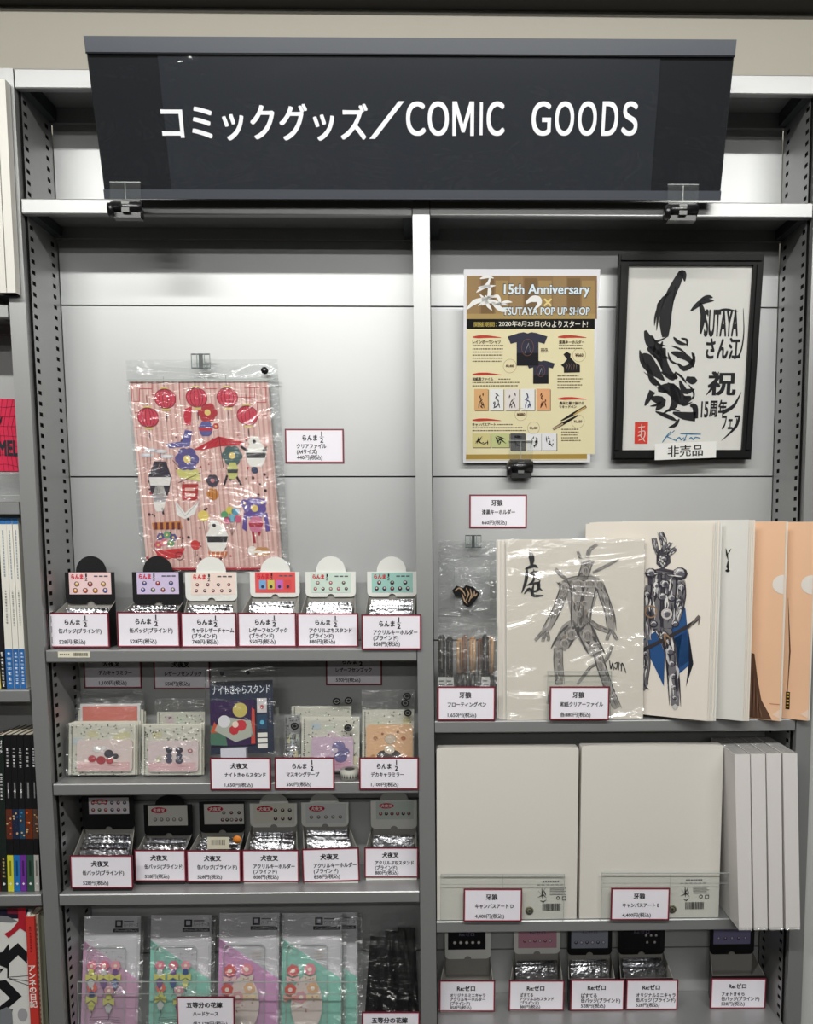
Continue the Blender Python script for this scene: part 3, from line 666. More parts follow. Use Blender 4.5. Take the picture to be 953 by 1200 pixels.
def bloom(cx, cy_, r, c, mid=(226, 200, 120)):
    for i in range(6): dc(cx + r * .6 * math.cos(i * PI / 3), cy_ + r * .6 * math.sin(i * PI / 3), r * .5, c, -.0006 - .00002 * i)
    dc(cx, cy_, r * .34, mid, -.0009)
def vase(cx, cy_, w_, h_, c, c2):
    pg([(cx - w_ * .25, cy_ - h_ * .5), (cx + w_ * .25, cy_ - h_ * .5), (cx + w_ * .5, cy_ - h_ * .1), (cx + w_ * .4, cy_ + h_ * .3), (cx + w_ * .25, cy_ + h_ * .5), (cx - w_ * .25, cy_ + h_ * .5), (cx - w_ * .4, cy_ + h_ * .3), (cx - w_ * .5, cy_ - h_ * .1)], c, -.0007)
    pg([(cx - w_ * .48, cy_ - h_ * .08), (cx + w_ * .48, cy_ - h_ * .08), (cx + w_ * .42, cy_ + h_ * .14), (cx - w_ * .42, cy_ + h_ * .14)], c2, -.0008)
bloom(270, 436, 44, (92, 84, 140)); pg([(225, 478), (315, 478), (325, 525), (240, 508)], (205, 200, 120)); ln([(212, 440), (240, 470)], (60, 40, 50), .001); ln([(235, 530), (325, 490)], (90, 70, 60), .001)
pg([(250, 535), (315, 535), (312, 600), (250, 600)], (175, 50, 50)); pg([(262, 550), (302, 550), (302, 562), (262, 562)], (225, 180, 170), -.0008); pg([(262, 572), (302, 572), (302, 585), (262, 585)], (225, 180, 170), -.0008)
bloom(352, 250, 36, (176, 48, 58)); vase(345, 315, 60, 58, (92, 92, 152), (190, 50, 60)); pg([(372, 288), (395, 280), (395, 320), (365, 325)], (235, 215, 205)); bloom(385, 305, 12, (190, 50, 60))
bloom(450, 422, 38, (72, 98, 98)); vase(452, 482, 46, 66, (196, 198, 120), (60, 60, 64)); ln([(430, 500), (418, 540)], (40, 35, 40), .0035); ln([(468, 505), (486, 540)], (40, 35, 40), .0035)
vase(545, 418, 86, 96, (238, 236, 230), (50, 46, 52)); bloom(538, 366, 22, (234, 230, 224), (60, 56, 60)); ln([(485, 385), (512, 405)], (45, 42, 48), .004); ln([(592, 388), (572, 405)], (45, 42, 48), .004); dc(540, 480, 14, (46, 56, 90))
for x_, y_ in ((125, 400), (165, 405), (110, 420), (190, 425)): dc(x_, y_, 26, (205, 205, 212), -.0006, 8); dc(x_, y_ - 2, 16, (232, 232, 236), -.00065, 4); ln([(x_, y_ + 6), (x_, y_ + 55)], (90, 80, 90))
vase(162, 520, 92, 150, (50, 44, 60), (228, 224, 222)); vase(160, 590, 54, 110, (234, 230, 226), (160, 156, 160)); bloom(160, 470, 18, (236, 222, 214), (90, 60, 60)); ln([(170, 630), (176, 656)], (60, 44, 56), .003)
dc(372, 575, 24, (200, 130, 60)); ln([(372, 551), (372, 599)], (90, 50, 40)); ln([(360, 555), (358, 595)], (90, 50, 40)); ln([(386, 555), (388, 595)], (90, 50, 40)); bloom(372, 522, 24, (70, 62, 76), (200, 120, 130))
pg([(222, 600), (262, 650), (320, 600), (300, 655), (262, 675), (230, 660)], (236, 234, 230)); ln([(226, 612), (262, 664), (316, 606)], (120, 116, 116), .0006)
dc(335, 662, 22, (230, 205, 110)); ln([(335, 684), (345, 740)], (90, 70, 60)); dc(303, 778, 19, (205, 60, 60)); ln([(303, 797), (308, 850)], (90, 70, 60))
for x_, y_, c in ((420, 658, (90, 160, 110)), (440, 640, (215, 200, 90)), (462, 645, (95, 160, 190)), (430, 680, (195, 80, 120)), (450, 672, (120, 185, 205)), (472, 675, (205, 95, 130))): dc(x_, y_, 15, c); ln([(x_, y_ + 10), (450, 740)], (110, 90, 90), .0004)
vase(390, 752, 90, 110, (238, 236, 230), (48, 44, 50)); bloom(378, 700, 22, (226, 222, 216), (60, 56, 60)); pg([(355, 805), (432, 805), (425, 828), (360, 828)], (195, 110, 70), -.0009)
for k in range(4): ln([(365 + k * 19, 806), (366 + k * 17, 827)], (236, 210, 190), .0012, -.001)
bloom(540, 632, 42, (100, 82, 154)); bloom(500, 612, 16, (100, 82, 154)); bloom(570, 610, 16, (100, 82, 154)); vase(545, 696, 60, 64, (208, 124, 154), (170, 40, 60)); pg([(496, 650), (511, 650), (508, 725), (490, 712)], (96, 78, 150)); pg([(575, 650), (590, 650), (602, 722), (584, 725)], (96, 78, 150)); ln([(532, 725), (540, 770)], (170, 40, 60), .004); ln([(560, 725), (556, 740)], (170, 40, 60), .004)
pg([(130, 690), (245, 682), (252, 712), (135, 718)], (200, 130, 70))
for k in range(5): x_ = 140 + k * 23; pg([(x_, 689), (x_ + 11, 688), (x_ + 12, 716), (x_ + 1, 717)], (110, 45, 55), -.0008)
ln([(138, 715), (140, 800)], (90, 50, 50), .001); ln([(248, 712), (250, 790)], (90, 50, 50), .001); pg([(142, 800), (262, 790), (245, 828), (160, 838)], (200, 55, 60)); b.ring(*cp4(240, 822), .0068, .001, ink((110, 50, 60)), -.0012); b.disc(*cp4(240, 822), .0015, ink((110, 50, 60)), -.0012, 8)
for x_, y_, c in ((165, 745, (90, 84, 140)), (190, 738, (110, 160, 120)), (215, 748, (90, 84, 140)), (178, 768, (215, 120, 140)), (205, 772, (110, 160, 120)), (155, 778, (206, 96, 110))): bloom(x_, y_, 14, c)
vase(570, 805, 70, 36, (190, 140, 90), (236, 230, 222)); dc(530, 800, 18, (236, 230, 222))
random.seed(3)
for k in range(70):
    x_, y_ = random.uniform(110, 600), random.uniform(330, 860); dc(x_, y_, random.choice([3, 4, 6]), random.choice([(90, 50, 60), (60, 45, 50), (180, 60, 70)]), -.00055)
b.build('festival_print', e)
lean_parts(e, KF)
M2, w2, h2, KF2 = frmk((149, 423), (323, 420), (342, 672), (165, 672), 0.0935, 0.0955)
e2 = empty('file_bag', 'clear wrinkled plastic bag around the striped clear file', 'plastic bag', matrix=M2)
b = MB(); b.grid(lambda u, v: (-w2 / 2 + w2 * u, 0.002 * noise.noise(Vector((u * 3, v * 5, 3))), h2 * v), 20, 28, FILM); b.build('bag_film', e2)
b = MB(); b.grid(lambda u, v: (w2 / 2 - .018 * (1 - u) + .0003, -.0008 + .0012 * math.sin(v * 40 + u * 4), h2 * v * .93), 5, 40, FILMW); b.build('side_fold', e2)
b = MB(); b.box(-w2 / 2, w2 / 2, -.0012, -.0008, h2 * .905, h2 * .912, ACEDGE); b.build('flap_seam', e2); lean_parts(e2, KF2)
b = MB(); M3, w3, h3 = rct(224.6, 414.4, 246.3, 432, .088)
e3 = empty('magnet_clip', 'small clear magnet clip holding the striped file bag', 'clip', 'clear magnet clips', matrix=M3)
def magclip(e3, w3, h3):
    b = MB(); b.rect(-w3 / 2, 0, -w3 * .08, h3, ACRYL, 0); b.rect(w3 * .08, 0, w3 / 2, h3, ACRYL, 0); b.build('clear_jaw', e3)
    b = MB(); [b.box(x - .0005, x + .0005, -.0008, .0006, 0, h3, mat('greenish_plastic_edge', (120, 134, 130), .2)) for x in (-w3 / 2, -w3 * .2, w3 * .2, w3 / 2)]; b.build('jaw_rib', e3)
    b = MB(); b.box(-w3 * .09, w3 * .09, -.001, .004, 0, h3, mat('grey_clip_core', (70, 76, 76), .25)); b.box(-w3 / 2, w3 / 2, -.0006, .0002, h3 * .92, h3, mat('grey_clip_core')); b.box(-w3 / 2, w3 / 2, -.0006, .0002, 0, h3 * .08, mat('grey_clip_core')); b.build('core', e3)
magclip(e3, w3, h3)
M3, w3, h3 = rct(305.8, 430.5, 314, 437.5, .088)
b = MB(); b.cyl((0, 0, h3 / 2), (0, .004, h3 / 2), w3 / 2, BLKPL, 18); b.cyl((0, -.002, h3 / 2), (0, 0, h3 / 2), w3 / 4, BLKPL, 12, w3 / 2)
tag(b.build('button_magnet', matrix=M3), 'tiny round black magnet at the top right of the striped file bag', 'magnet')

# ------------------------------------------------------------------ poster
M, w, h = frm((543.4, 315.6), (704, 315), (691.4, 542), (543, 542), .030, .094)
e = empty('poster', 'tan and gold poster headed 15th Anniversary with two dark shirts, on a black clip', 'poster', matrix=M)
b = MB(); b.box(-w / 2, w / 2, 0, .0006, 0, h, ink((222, 222, 226), .3)); b.build('sheet', e)
def pu(cx, cy_):   # zoomed-poster coords (877x1200 crop)
    t = (1118 - cy_) / (1118 - 71.); l = 60 + 2 * t; r = 745 + 58 * t
    return (-w / 2 + w * (cx - l) / (r - l), h * t)
b = MB()
def pr(x0, y0, x1, y1, c, y=-.0003): b.poly([pu(x0, y0), pu(x1, y0), pu(x1, y1), pu(x0, y1)], ink(c, .35), y)
def pt(s_, x0, y0, x1, y1, c, y=-.0009, bold=.012):
    a = pu(x0, y1); d = pu(x1, y0); b.text(s_, a[0], a[1], d[0], d[1], m=ink(c, .35), y=y, bold=bold)
pr(78, 105, 785, 327, (138, 112, 80)); pr(78, 327, 773, 380, (20, 20, 20)); pr(78, 380, 770, 1070, (226, 217, 178)); pr(76, 1070, 728, 1098, (168, 140, 72), -.0004); pr(78, 1098, 726, 1104, (222, 214, 180), -.0004)
for k in range(9): pr(78 + k * 78, 105 + 12 * (k % 3), 78 + k * 78 + 70, 327, [(150, 124, 88), (120, 96, 66), (160, 134, 90)][k % 3], -.00035)
pr(78, 300, 773, 327, (170, 146, 96), -.0004)
b.build('background_print', e)
b = MB()
pt('15th Anniversary', 278, 147, 748, 216, (30, 36, 48), -.0006, .05); pt('15th Anniversary', 280, 149, 746, 214, (215, 228, 235), -.0009, .025)
pt('TSUTAYA POP UP SHOP', 272, 265, 748, 308, (30, 36, 48), -.0006, .05); pt('TSUTAYA POP UP SHOP', 274, 267, 746, 306, (215, 228, 235), -.0009, .025)
pt('×', 495, 220, 540, 262, (225, 205, 140)); pt('開催期間：', 118, 342, 240, 368, (190, 170, 90)); pt('2020年8月25日(火)', 252, 337, 532, 371, (230, 228, 215)); pt('よりスタート!', 540, 336, 735, 371, (235, 232, 220))
for s_, x0, y0, x1, y1 in [('レインボーTシャツ', 110, 438, 262, 458), ('和紙風ファイル', 110, 638, 222, 656), ('キャンパスアート', 110, 890, 235, 908), ('漆黒キーホルダー', 578, 440, 716, 458), ('轟天と駆け抜けろ', 580, 772, 712, 789), ('リキッドペン', 580, 793, 672, 809)]:
    pt(s_, x0, y0, x1, y1, (60, 45, 45), -.0009, .02)
for s_, cx, cy_, r in [('¥4,400', 312, 577, 36), ('¥660', 688, 518, 36), ('¥880', 372, 843, 34), ('¥4,400', 440, 920, 34), ('¥1,650', 680, 884, 36)]:
    p_ = pu(cx, cy_); b.ring(p_[0], p_[1], r / 4.616 / 750, .0004, ink((150, 130, 90)), -.0006, 24); pt(s_, cx - 22, cy_ - 8, cx + 22, cy_ + 8, (80, 40, 40), -.0009, .02)
b.build('lettering', e)
b = MB()
def body(x0, y0, x1, n, dy=16):
    for k in range(n):
        x = x0; xe = x1 - random.uniform(0, 30)
        while x < xe:
            q = random.uniform(6, 14); pr(x, y0 + k * dy, min(x + q, xe), y0 + k * dy + 6, (110, 100, 85), -.0005); x += q + 3
body(110, 464, 300, 1); body(110, 482, 290, 5, 16.5); body(110, 663, 380, 2, 18); body(250, 645, 320, 1); body(110, 914, 400, 2, 17); body(245, 897, 335, 1)
body(578, 464, 715, 2); body(570, 628, 715, 5, 16.5); body(590, 925, 700, 5, 16); body(480, 482, 520, 3, 8)
for x_, y_ in ((110, 422), (110, 622), (110, 875), (572, 422), (572, 757)):
    a = pu(x_, y_); c = pu(x_ + 155, y_ + 3); b.brush([a, ((a[0] + c[0]) / 2, a[1] + .0008), c], ink((190, 60, 50)), -.0006, .0042, (.3, 1, .9, .5, .15))
b.build('small_print', e)
b = MB()
def shirt(cx, cy_, s):
    out = [(-1, -.75), (-.45, -.95), (-.2, -1), (0, -.93), (.2, -1), (.45, -.95), (1, -.75), (.85, -.32), (.55, -.42), (.55, .95), (-.55, .95), (-.55, -.42), (-.85, -.32)]
    b.poly([pu(cx + x * s, cy_ + z * s * .85) for x, z in out], ink((48, 50, 66)), -.0006)
    b.poly([pu(cx + x * s, cy_ + z * s * .85) for x, z in [(-.55, .2), (.55, .2), (.55, .95), (-.55, .95)]], ink((22, 22, 28)), -.0007)
    p_ = pu(cx, cy_ - .1 * s); b.ring(p_[0], p_[1], s * .3 / 3400, .0007, ink((120, 80, 70)), -.0009, 16, s * .4 / 3400)
    b.brush([pu(cx - .15 * s, cy_ + .2 * s), pu(cx + .05 * s, cy_ - .3 * s), pu(cx + .15 * s, cy_ + .15 * s)], ink((170, 160, 165)), -.001, .0015)
shirt(408, 488, 108); shirt(480, 612, 76)
b.build('shirt_print', e)
b = MB()
for k, c in enumerate([(214, 170, 120), (228, 228, 226), (222, 216, 212), (228, 228, 226), (220, 166, 122)]):
    x0 = 120 + k * 84; pr(x0 + 4, 705, x0 + 78, 824, (120, 110, 95), -.0005); pr(x0, 701, x0 + 74, 820, c, -.0006)
    random.seed(k)
    fc = [(60, 45, 40), (50, 55, 75), (70, 50, 60), (40, 60, 110), (90, 45, 30)][k]
    for q in range(7): b.brush([pu(x0 + 37 + random.uniform(-14, 14), 722 + q * 12), pu(x0 + 37 + random.uniform(-20, 20), 742 + q * 11)], ink(fc), -.0008, .0022)
    b.brush([pu(x0 + 30, 770), pu(x0 + 22, 808)], ink(fc), -.0008, .002); b.brush([pu(x0 + 44, 770), pu(x0 + 54, 808)], ink(fc), -.0008, .002)
for k, c in enumerate([(205, 196, 140), (190, 196, 140), (90, 90, 92), (225, 225, 225), (225, 225, 228)]):
    x0 = [110, 212, 315, 402, 484][k]; x1 = x0 + (98 if k < 2 else 80); y0 = 950; y1 = 1030 if k < 2 else 1048
    pr(x0 + 4, y0 + 4, x1 + 4, y1 + 4, (110, 100, 90), -.0005); pr(x0, y0, x1, y1, c, -.0006); random.seed(k + 30)
    for q in range(8): b.brush([pu(random.uniform(x0 + 20, x1 - 15), random.uniform(y0 + 12, y1 - 12)), pu(random.uniform(x0 + 15, x1 - 15), random.uniform(y0 + 12, y1 - 12))], ink((30, 28, 30)), -.0008, .002)
b.poly([pu(*p) for p in [(602, 515), (620, 500), (642, 512), (640, 530), (668, 560), (692, 572), (692, 612), (605, 614), (604, 585), (588, 572), (606, 560), (622, 540), (612, 528)]], ink((28, 26, 28)), -.0006)
for q in range(5): b.brush([pu(615 + q * 14, 600), pu(625 + q * 12, 575), pu(615 + q * 14, 560 + q)], ink((120, 100, 90)), -.0008, .0012)
b.brush([pu(588, 880), pu(650, 845), pu(725, 800)], ink((30, 26, 24)), -.0007, .005, (.3, 1, .8)); b.brush([pu(655, 848), pu(722, 803)], ink((190, 160, 100)), -.0008, .003, (.6, 1, .8))
b.brush([pu(545, 928), pu(600, 895), pu(680, 850)], ink((30, 26, 24)), -.0007, .005, (.8, 1, .4)); b.brush([pu(545, 928), pu(600, 895)], ink((170, 150, 120)), -.0008, .003, (.8, 1, .8))
b.build('goods_print', e)
b = MB(); WI = ink((232, 232, 230), .35)   # white brush lettering over the banner
for pts, ww in [([(150, 120), (190, 110), (225, 118)], .003), ([(205, 112), (190, 150), (150, 175), (130, 190)], .0035), ([(140, 165), (190, 160), (235, 155)], .003), ([(200, 150), (200, 200), (180, 240)], .004), ([(80, 275), (120, 240), (170, 225), (230, 205)], .005),
                 ([(180, 205), (190, 250), (215, 282)], .004), ([(160, 255), (200, 235), (250, 245), (300, 255)], .004), ([(205, 215), (245, 210), (255, 245), (215, 255)], .0035), ([(215, 240), (260, 275), (300, 285)], .005), ([(250, 255), (290, 238), (325, 240)], .003),
                 ([(400, 245), (430, 225), (465, 225), (470, 250), (440, 280)], .0065), ([(150, 200), (170, 230), (140, 260)], .003)]:
    b.brush([pu(*p) for p in pts], WI, -.0008, ww * 1.5, (.3, 1, .8, .1))
b.build('brush_lettering', e)
clip(610.5, 516, 560, 30, .082, 'black clip at the foot of the gold anniversary poster')

# ------------------------------------------------------------------ framed ink artwork
M, w, h = frm((724, 297.6), (892.8, 298), (880.3, 538.5), (717, 539), .062, .090)
e = empty('framed_artwork', 'black framed ink brush artwork with bold brush writing and a red seal', 'framed picture', matrix=M)
FR = mat('black_frame', (9, 9, 10), 0.5, spec=.25); fw = .0155
b = MB()
for (x0, x1, z0, z1) in ((-w / 2, w / 2, h - fw, h), (-w / 2, w / 2, 0, fw), (-w / 2, -w / 2 + fw, fw, h - fw), (w / 2 - fw, w / 2, fw, h - fw)):
    b.box(x0, x1, -.002, .008, z0, z1, FR)
for (x0, x1, z0, z1) in ((-w / 2 + .003, w / 2 - .003, h - fw + .0055, h - .003), (-w / 2 + .003, w / 2 - .003, .003, fw - .0055), (-w / 2 + .003, -w / 2 + fw - .0055, fw, h - fw), (w / 2 - fw + .0055, w / 2 - .003, fw, h - fw)):
    b.box(x0, x1, -.005, -.002, z0, z1, FR)
b.build('frame_moulding', e)
b = MB(); b.box(-w / 2 + fw, w / 2 - fw, .004, .006, fw, h - fw, ink((212, 210, 205))); b.build('paper', e)
def fu(cx, cy_):
    t = (975 - cy_) / (975 - 31.); l = 28 + 27 * t; r = 668 + 49 * t; return (-w / 2 + w * (cx - l) / (r - l), h * t)
b = MB(); INK = ink((28, 26, 30)); yy = .0036
def st(pts, ww, tp=(.25, 1, .9, .1), m_=INK): b.brush([fu(*p) for p in pts], m_, yy, ww * 1.2 / 3.92 / 735, tp)
def pl(pts, m_=INK): b.poly([fu(*p) for p in pts], m_, yy)
st([(345, 105), (325, 150), (300, 200), (280, 260), (272, 330), (272, 400)], 46, (.4, .7, .8, .9, 1, .5)); st([(330, 120), (352, 112), (360, 150)], 22)
st([(300, 190), (262, 230), (240, 300), (232, 370)], 14); st([(250, 230), (228, 300), (222, 350)], 9); st([(180, 370), (200, 420), (250, 470), (268, 500)], 34); st([(165, 480), (190, 500), (230, 560), (270, 600)], 40)
st([(155, 460), (170, 520), (205, 570)], 16); st([(190, 450), (225, 470), (262, 520)], 30); st([(190, 520), (215, 600), (250, 620)], 22); st([(268, 450), (262, 500), (285, 560), (330, 590)], 30, (.4, 1, 1, .3))
st([(300, 470), (335, 480), (380, 500), (405, 540)], 24); st([(330, 520), (360, 545), (400, 520), (405, 470)], 20); st([(260, 420), (250, 470), (290, 500)], 16); st([(310, 400), (335, 425), (375, 435)], 14); st([(345, 405), (372, 415), (372, 445)], 10)
st([(370, 590), (400, 600), (415, 590)], 30, (.5, 1, .6)); st([(240, 640), (300, 640), (350, 690), (395, 680)], 46, (.4, 1, .9, .3)); st([(215, 650), (190, 700), (180, 718)], 26, (1, .6, .1)); st([(205, 680), (260, 700), (230, 740)], 34)
st([(300, 620), (320, 700), (290, 745)], 30); st([(340, 600), (365, 650), (410, 640)], 22); st([(310, 750), (360, 765), (415, 770)], 36, (.2, .8, 1)); st([(390, 715), (412, 725), (416, 778)], 22, (.5, 1, .8)); st([(230, 745), (290, 770), (330, 790)], 16); st([(340, 780), (320, 810), (290, 820)], 14)
st([(280, 400), (230, 420), (212, 390)], 8); st([(395, 470), (405, 500), (380, 520)], 12); st([(255, 560), (310, 590), (320, 560)], 18)
for k in range(5): st([(362 + k * 9, 690), (366 + k * 9, 672)], 7)
for pts, ww in [([(262, 215), (238, 250), (228, 290)], 7), ([(318, 160), (308, 230), (300, 300)], 6), ([(205, 390), (235, 430), (275, 440)], 9), ([(215, 470), (250, 520), (262, 560)], 10), ([(285, 470), (300, 510), (345, 530)], 9), ([(300, 440), (340, 455), (372, 480)], 8), ([(225, 590), (262, 640), (300, 660)], 12),
                ([(320, 560), (350, 585), (372, 615)], 9), ([(285, 610), (330, 640), (345, 690)], 10), ([(205, 720), (240, 712), (262, 690)], 9), ([(258, 760), (300, 735), (345, 745)], 9), ([(175, 560), (210, 590), (240, 640)], 6), ([(382, 620), (405, 655), (405, 690)], 8), ([(335, 700), (362, 715), (400, 700)], 9), ([(228, 420), (222, 445), (240, 470)], 6)]: st(pts, ww)
b.build('ink_drawing', e)
b = MB()
def ft(s_, x0, y0, x1, y1, sh=0., m_=INK, bold=.035):
    a = fu(x0, y1); d = fu(x1, y0); b.text(s_, a[0], a[1], d[0], d[1], m=m_, y=yy, bold=bold, shear=0, res=5)
st([(388, 282), (440, 240), (495, 235)], 20); st([(430, 245), (445, 300), (435, 385)], 20, (.4, 1, .9, .3)); st([(430, 232), (465, 218), (490, 222)], 14)
ft('SUTAYA', 450, 278, 610, 395); st([(500, 285), (550, 275), (605, 285)], 9); st([(630, 270), (634, 380), (620, 470), (590, 500)], 7, (.2, .6, .9, 1))
ft('さん江', 460, 405, 620, 500); ft('祝', 472, 560, 600, 668, bold=.03); st([(520, 560), (500, 620), (462, 670)], 12)
ft('15', 440, 700, 474, 772); ft('周年', 478, 692, 560, 770); st([(625, 655), (590, 720), (540, 750)], 16, (.1, .8, 1)); ft('フェア', 535, 765, 620, 830); st([(620, 765), (600, 820), (535, 885)], 12, (.6, 1, .05))
b.build('brush_lettering', e)
b = MB(); RS = ink((205, 62, 50))
b.poly([fu(135, 795), fu(196, 793), fu(194, 898), fu(133, 898)], RS, yy); [b.brush([fu(*p) for p in q], ink((215, 205, 198)), yy - .0003, .0016, (.6, 1, .6)) for q in ([(150, 820), (182, 816)], [(166, 805), (164, 860)], [(150, 842), (180, 838), (176, 870), (152, 882)], [(160, 860), (182, 888)], [(148, 862), (170, 852)])]
b.build('red_seal', e)
b = MB(); BL_ = ink((40, 110, 150))
for pts in [[(300, 840), (280, 865), (262, 892)], [(318, 835), (285, 865), (330, 885)], [(325, 880), (340, 868), (350, 880), (362, 868)], [(345, 850), (440, 853)], [(375, 855), (362, 885), (372, 880)], [(385, 878), (395, 868), (405, 878), (415, 868), (438, 872)]]: st(pts, 5, (.6, 1, .6), BL_)
b.build('signature', e)
b = MB(); b.rect(-w / 2 + fw, fw, w / 2 - fw, h - fw, film('frame_glass', bump=0, base=.03, blend=.08, milk=0, rough=.02), .002); b.build('glass', e)
M3, w3, h3 = frm((765, 520), (836.5, 517), (836.5, 536), (765.5, 539), .083, .086)
e = empty('label', 'white paper label reading 非売品 on the lower edge of the black frame', 'label', matrix=M3 @ Matrix.Translation((0, -.0105, 0)))
b = MB(); b.box(-w3 / 2, w3 / 2, 0, .0005, 0, h3, WHITEP); b.build('paper', e)
b = MB(); b.text('非売品', -w3 * .29, h3 * .16, w3 * .28, h3 * .84, bold=.01, res=5); b.build('lettering', e)

# ------------------------------------------------------------------ keychain in bag, pens
M, w, h = frm((510.5, 633), (580.5, 634), (582, 735), (511, 735), .094, .096)
e = empty('keychain_bag', 'clear plastic bag with a small black and tan keychain, hung beside the middle post', 'plastic bag', matrix=M)
b = MB(); b.grid(lambda u, v: (-w / 2 + .003 + (w - .003) * u, .003 * noise.noise(Vector((u * 4, v * 5, 9))), h * v), 16, 20, FILMW); b.build('bag_film', e)
b = MB(); b.grid(lambda u, v: (-w * .2 + w * .58 * u, -.003 + .001 * noise.noise(Vector((u * 4, v * 5, 2))), h * (.2 + .5 * v)), 8, 8, film('inner_bag_film', base=.08, milk=.16)); b.build('inner_bag', e)
M3, w3, h3 = rct(530, 685, 562.5, 712, .088)
e = empty('keychain', 'small black keychain charm with tan swirls inside the clear bag', 'keychain', matrix=M3)
q = [(-.5, .75), (-.35, .95), (-.1, .85), (.0, .98), (.25, .9), (.5, .62), (.4, .4), (.2, .1), (.05, .02), (-.1, .15), (-.15, .45), (-.4, .5)]
b = MB(); b.prism([(x * w3, z * h3) for x, z in q], 0, .0025, BLKPL); b.build('charm', e)
b = MB()
for pts in [[(-.4, .72), (-.25, .85), (-.1, .7), (-.02, .5)], [(.0, .85), (.1, .6), (.0, .3)], [(.15, .82), (.2, .55), (.1, .25)], [(.3, .75), (.3, .55), (.18, .4)], [(.4, .62), (.32, .48)], [(-.15, .6), (-.05, .3), (.05, .15)]]: b.brush([(x * w3, z * h3) for x, z in pts], ink((175, 145, 115)), -.0004, .0026, (.4, 1, .4))
b.build('swirl_print', e)
b = MB()
for k in range(12): b.cyl((-w3 * .9 + k * .0034, .002, -.001 + .0006 * (k % 2)), (-w3 * .9 + k * .0034 + .0024, .002, -.001), .0007, mat('chain_metal', (90, 85, 80), .3, metal=.9), 6)
b.build('ball_chain', e)
M3, w3, h3 = rct(545.5, 627, 564, 642, .088)
e = empty('magnet_clip', 'small clear magnet clip holding the keychain bag', 'clip', 'clear magnet clips', matrix=M3); magclip(e, w3, h3)

ZR1 = ZS['R1']
pens = [(518, 'd'), (527, 'd'), (539, 'o'), (545, 'm'), (554, 'o'), (563, 'm'), (569, 'd'), (575, 'o')]
plab = {518: 'black floating pen nearest the middle post, in the bagged pen row', 527: 'second black floating pen from the post, with round white logo', 539: 'tan capped pen, third from the middle post', 545: 'brown pen between the tan pens', 554: 'thick light tan pen in the middle of the pen row',
        563: 'brown slim pen right of the thick tan pen', 569: 'black pen with white label, second from the right of the pens', 575: 'tan pen at the right end of the pen row'}
for i, (px, k) in enumerate(pens):
    Y = .022 + .009 * (i % 3); x = P(px, 790, Y).x; zt = zat(744 + (i % 3) * 2, Y); hh = zt - ZR1 - .001; r = .0052 if k != 'm' else .0040
    c = {'d': (44, 42, 42), 'o': (206, 164, 124), 'm': (140, 100, 78)}[k]
    e = empty('pen', plab[px], 'pen', 'bagged floating pens', loc=(x, Y, ZR1 + .0008))
    b = MB(); b.cyl((0, 0, hh * .05), (0, 0, hh * .55), r, ink((40, 36, 36), .3), 12); b.cyl((0, 0, 0), (0, 0, hh * .05), r * .3, ink((60, 60, 60)), 12, r); b.build('barrel', e)
    b = MB(); b.cyl((0, 0, hh * .55), (0, 0, hh * .97), r * 1.08, ink(c, .3), 12); b.cyl((0, 0, hh * .97), (0, 0, hh), r, ink(c, .3), 12, r * .5); b.build('cap', e)
    b = MB(); b.box(-.0008, .0008, -r - .0014, -r - .0004, hh * .6, hh * .96, mat('clip_metal', (150, 145, 135), .3, metal=.8)); b.build('pocket_clip', e)
    if k == 'd':
        b = MB(); b.box(-r * 1.2, r * 1.2, -r - .0008, -r - .0002, hh * .28, hh * .5, ink((200, 200, 198))); 
        for q in range(4): b.rect(-r * .9, hh * (.31 + q * .045), r * (.9 - .4 * (q % 2)), hh * (.325 + q * .045), ink((100, 100, 100)), -r - .001)
        b.build('paper_label', e)
M, w, h = frm((511, 730), (583, 731), (583, 843), (512, 843), .010, .008)
e = empty('pen_bag', 'crinkled clear plastic bags around the floating pens', 'plastic bag', matrix=M)
b = MB(); b.grid(lambda u, v: (-w / 2 + .002 + (w - .003) * u, .004 * noise.noise(Vector((u * 7, v * 5, 1))) - .003 * math.sin(u * PI * 3) ** 2, h * v), 30, 24, FILMW); b.build('bag_film', e)
b = MB(); b.grid(lambda u, v: (-w / 2 + .002 + (w - .003) * u, .006 + .004 * noise.noise(Vector((u * 19, v * 3, 5))), h * (.86 + .15 * v)), 50, 6, FILMW); b.build('crinkled_top', e)

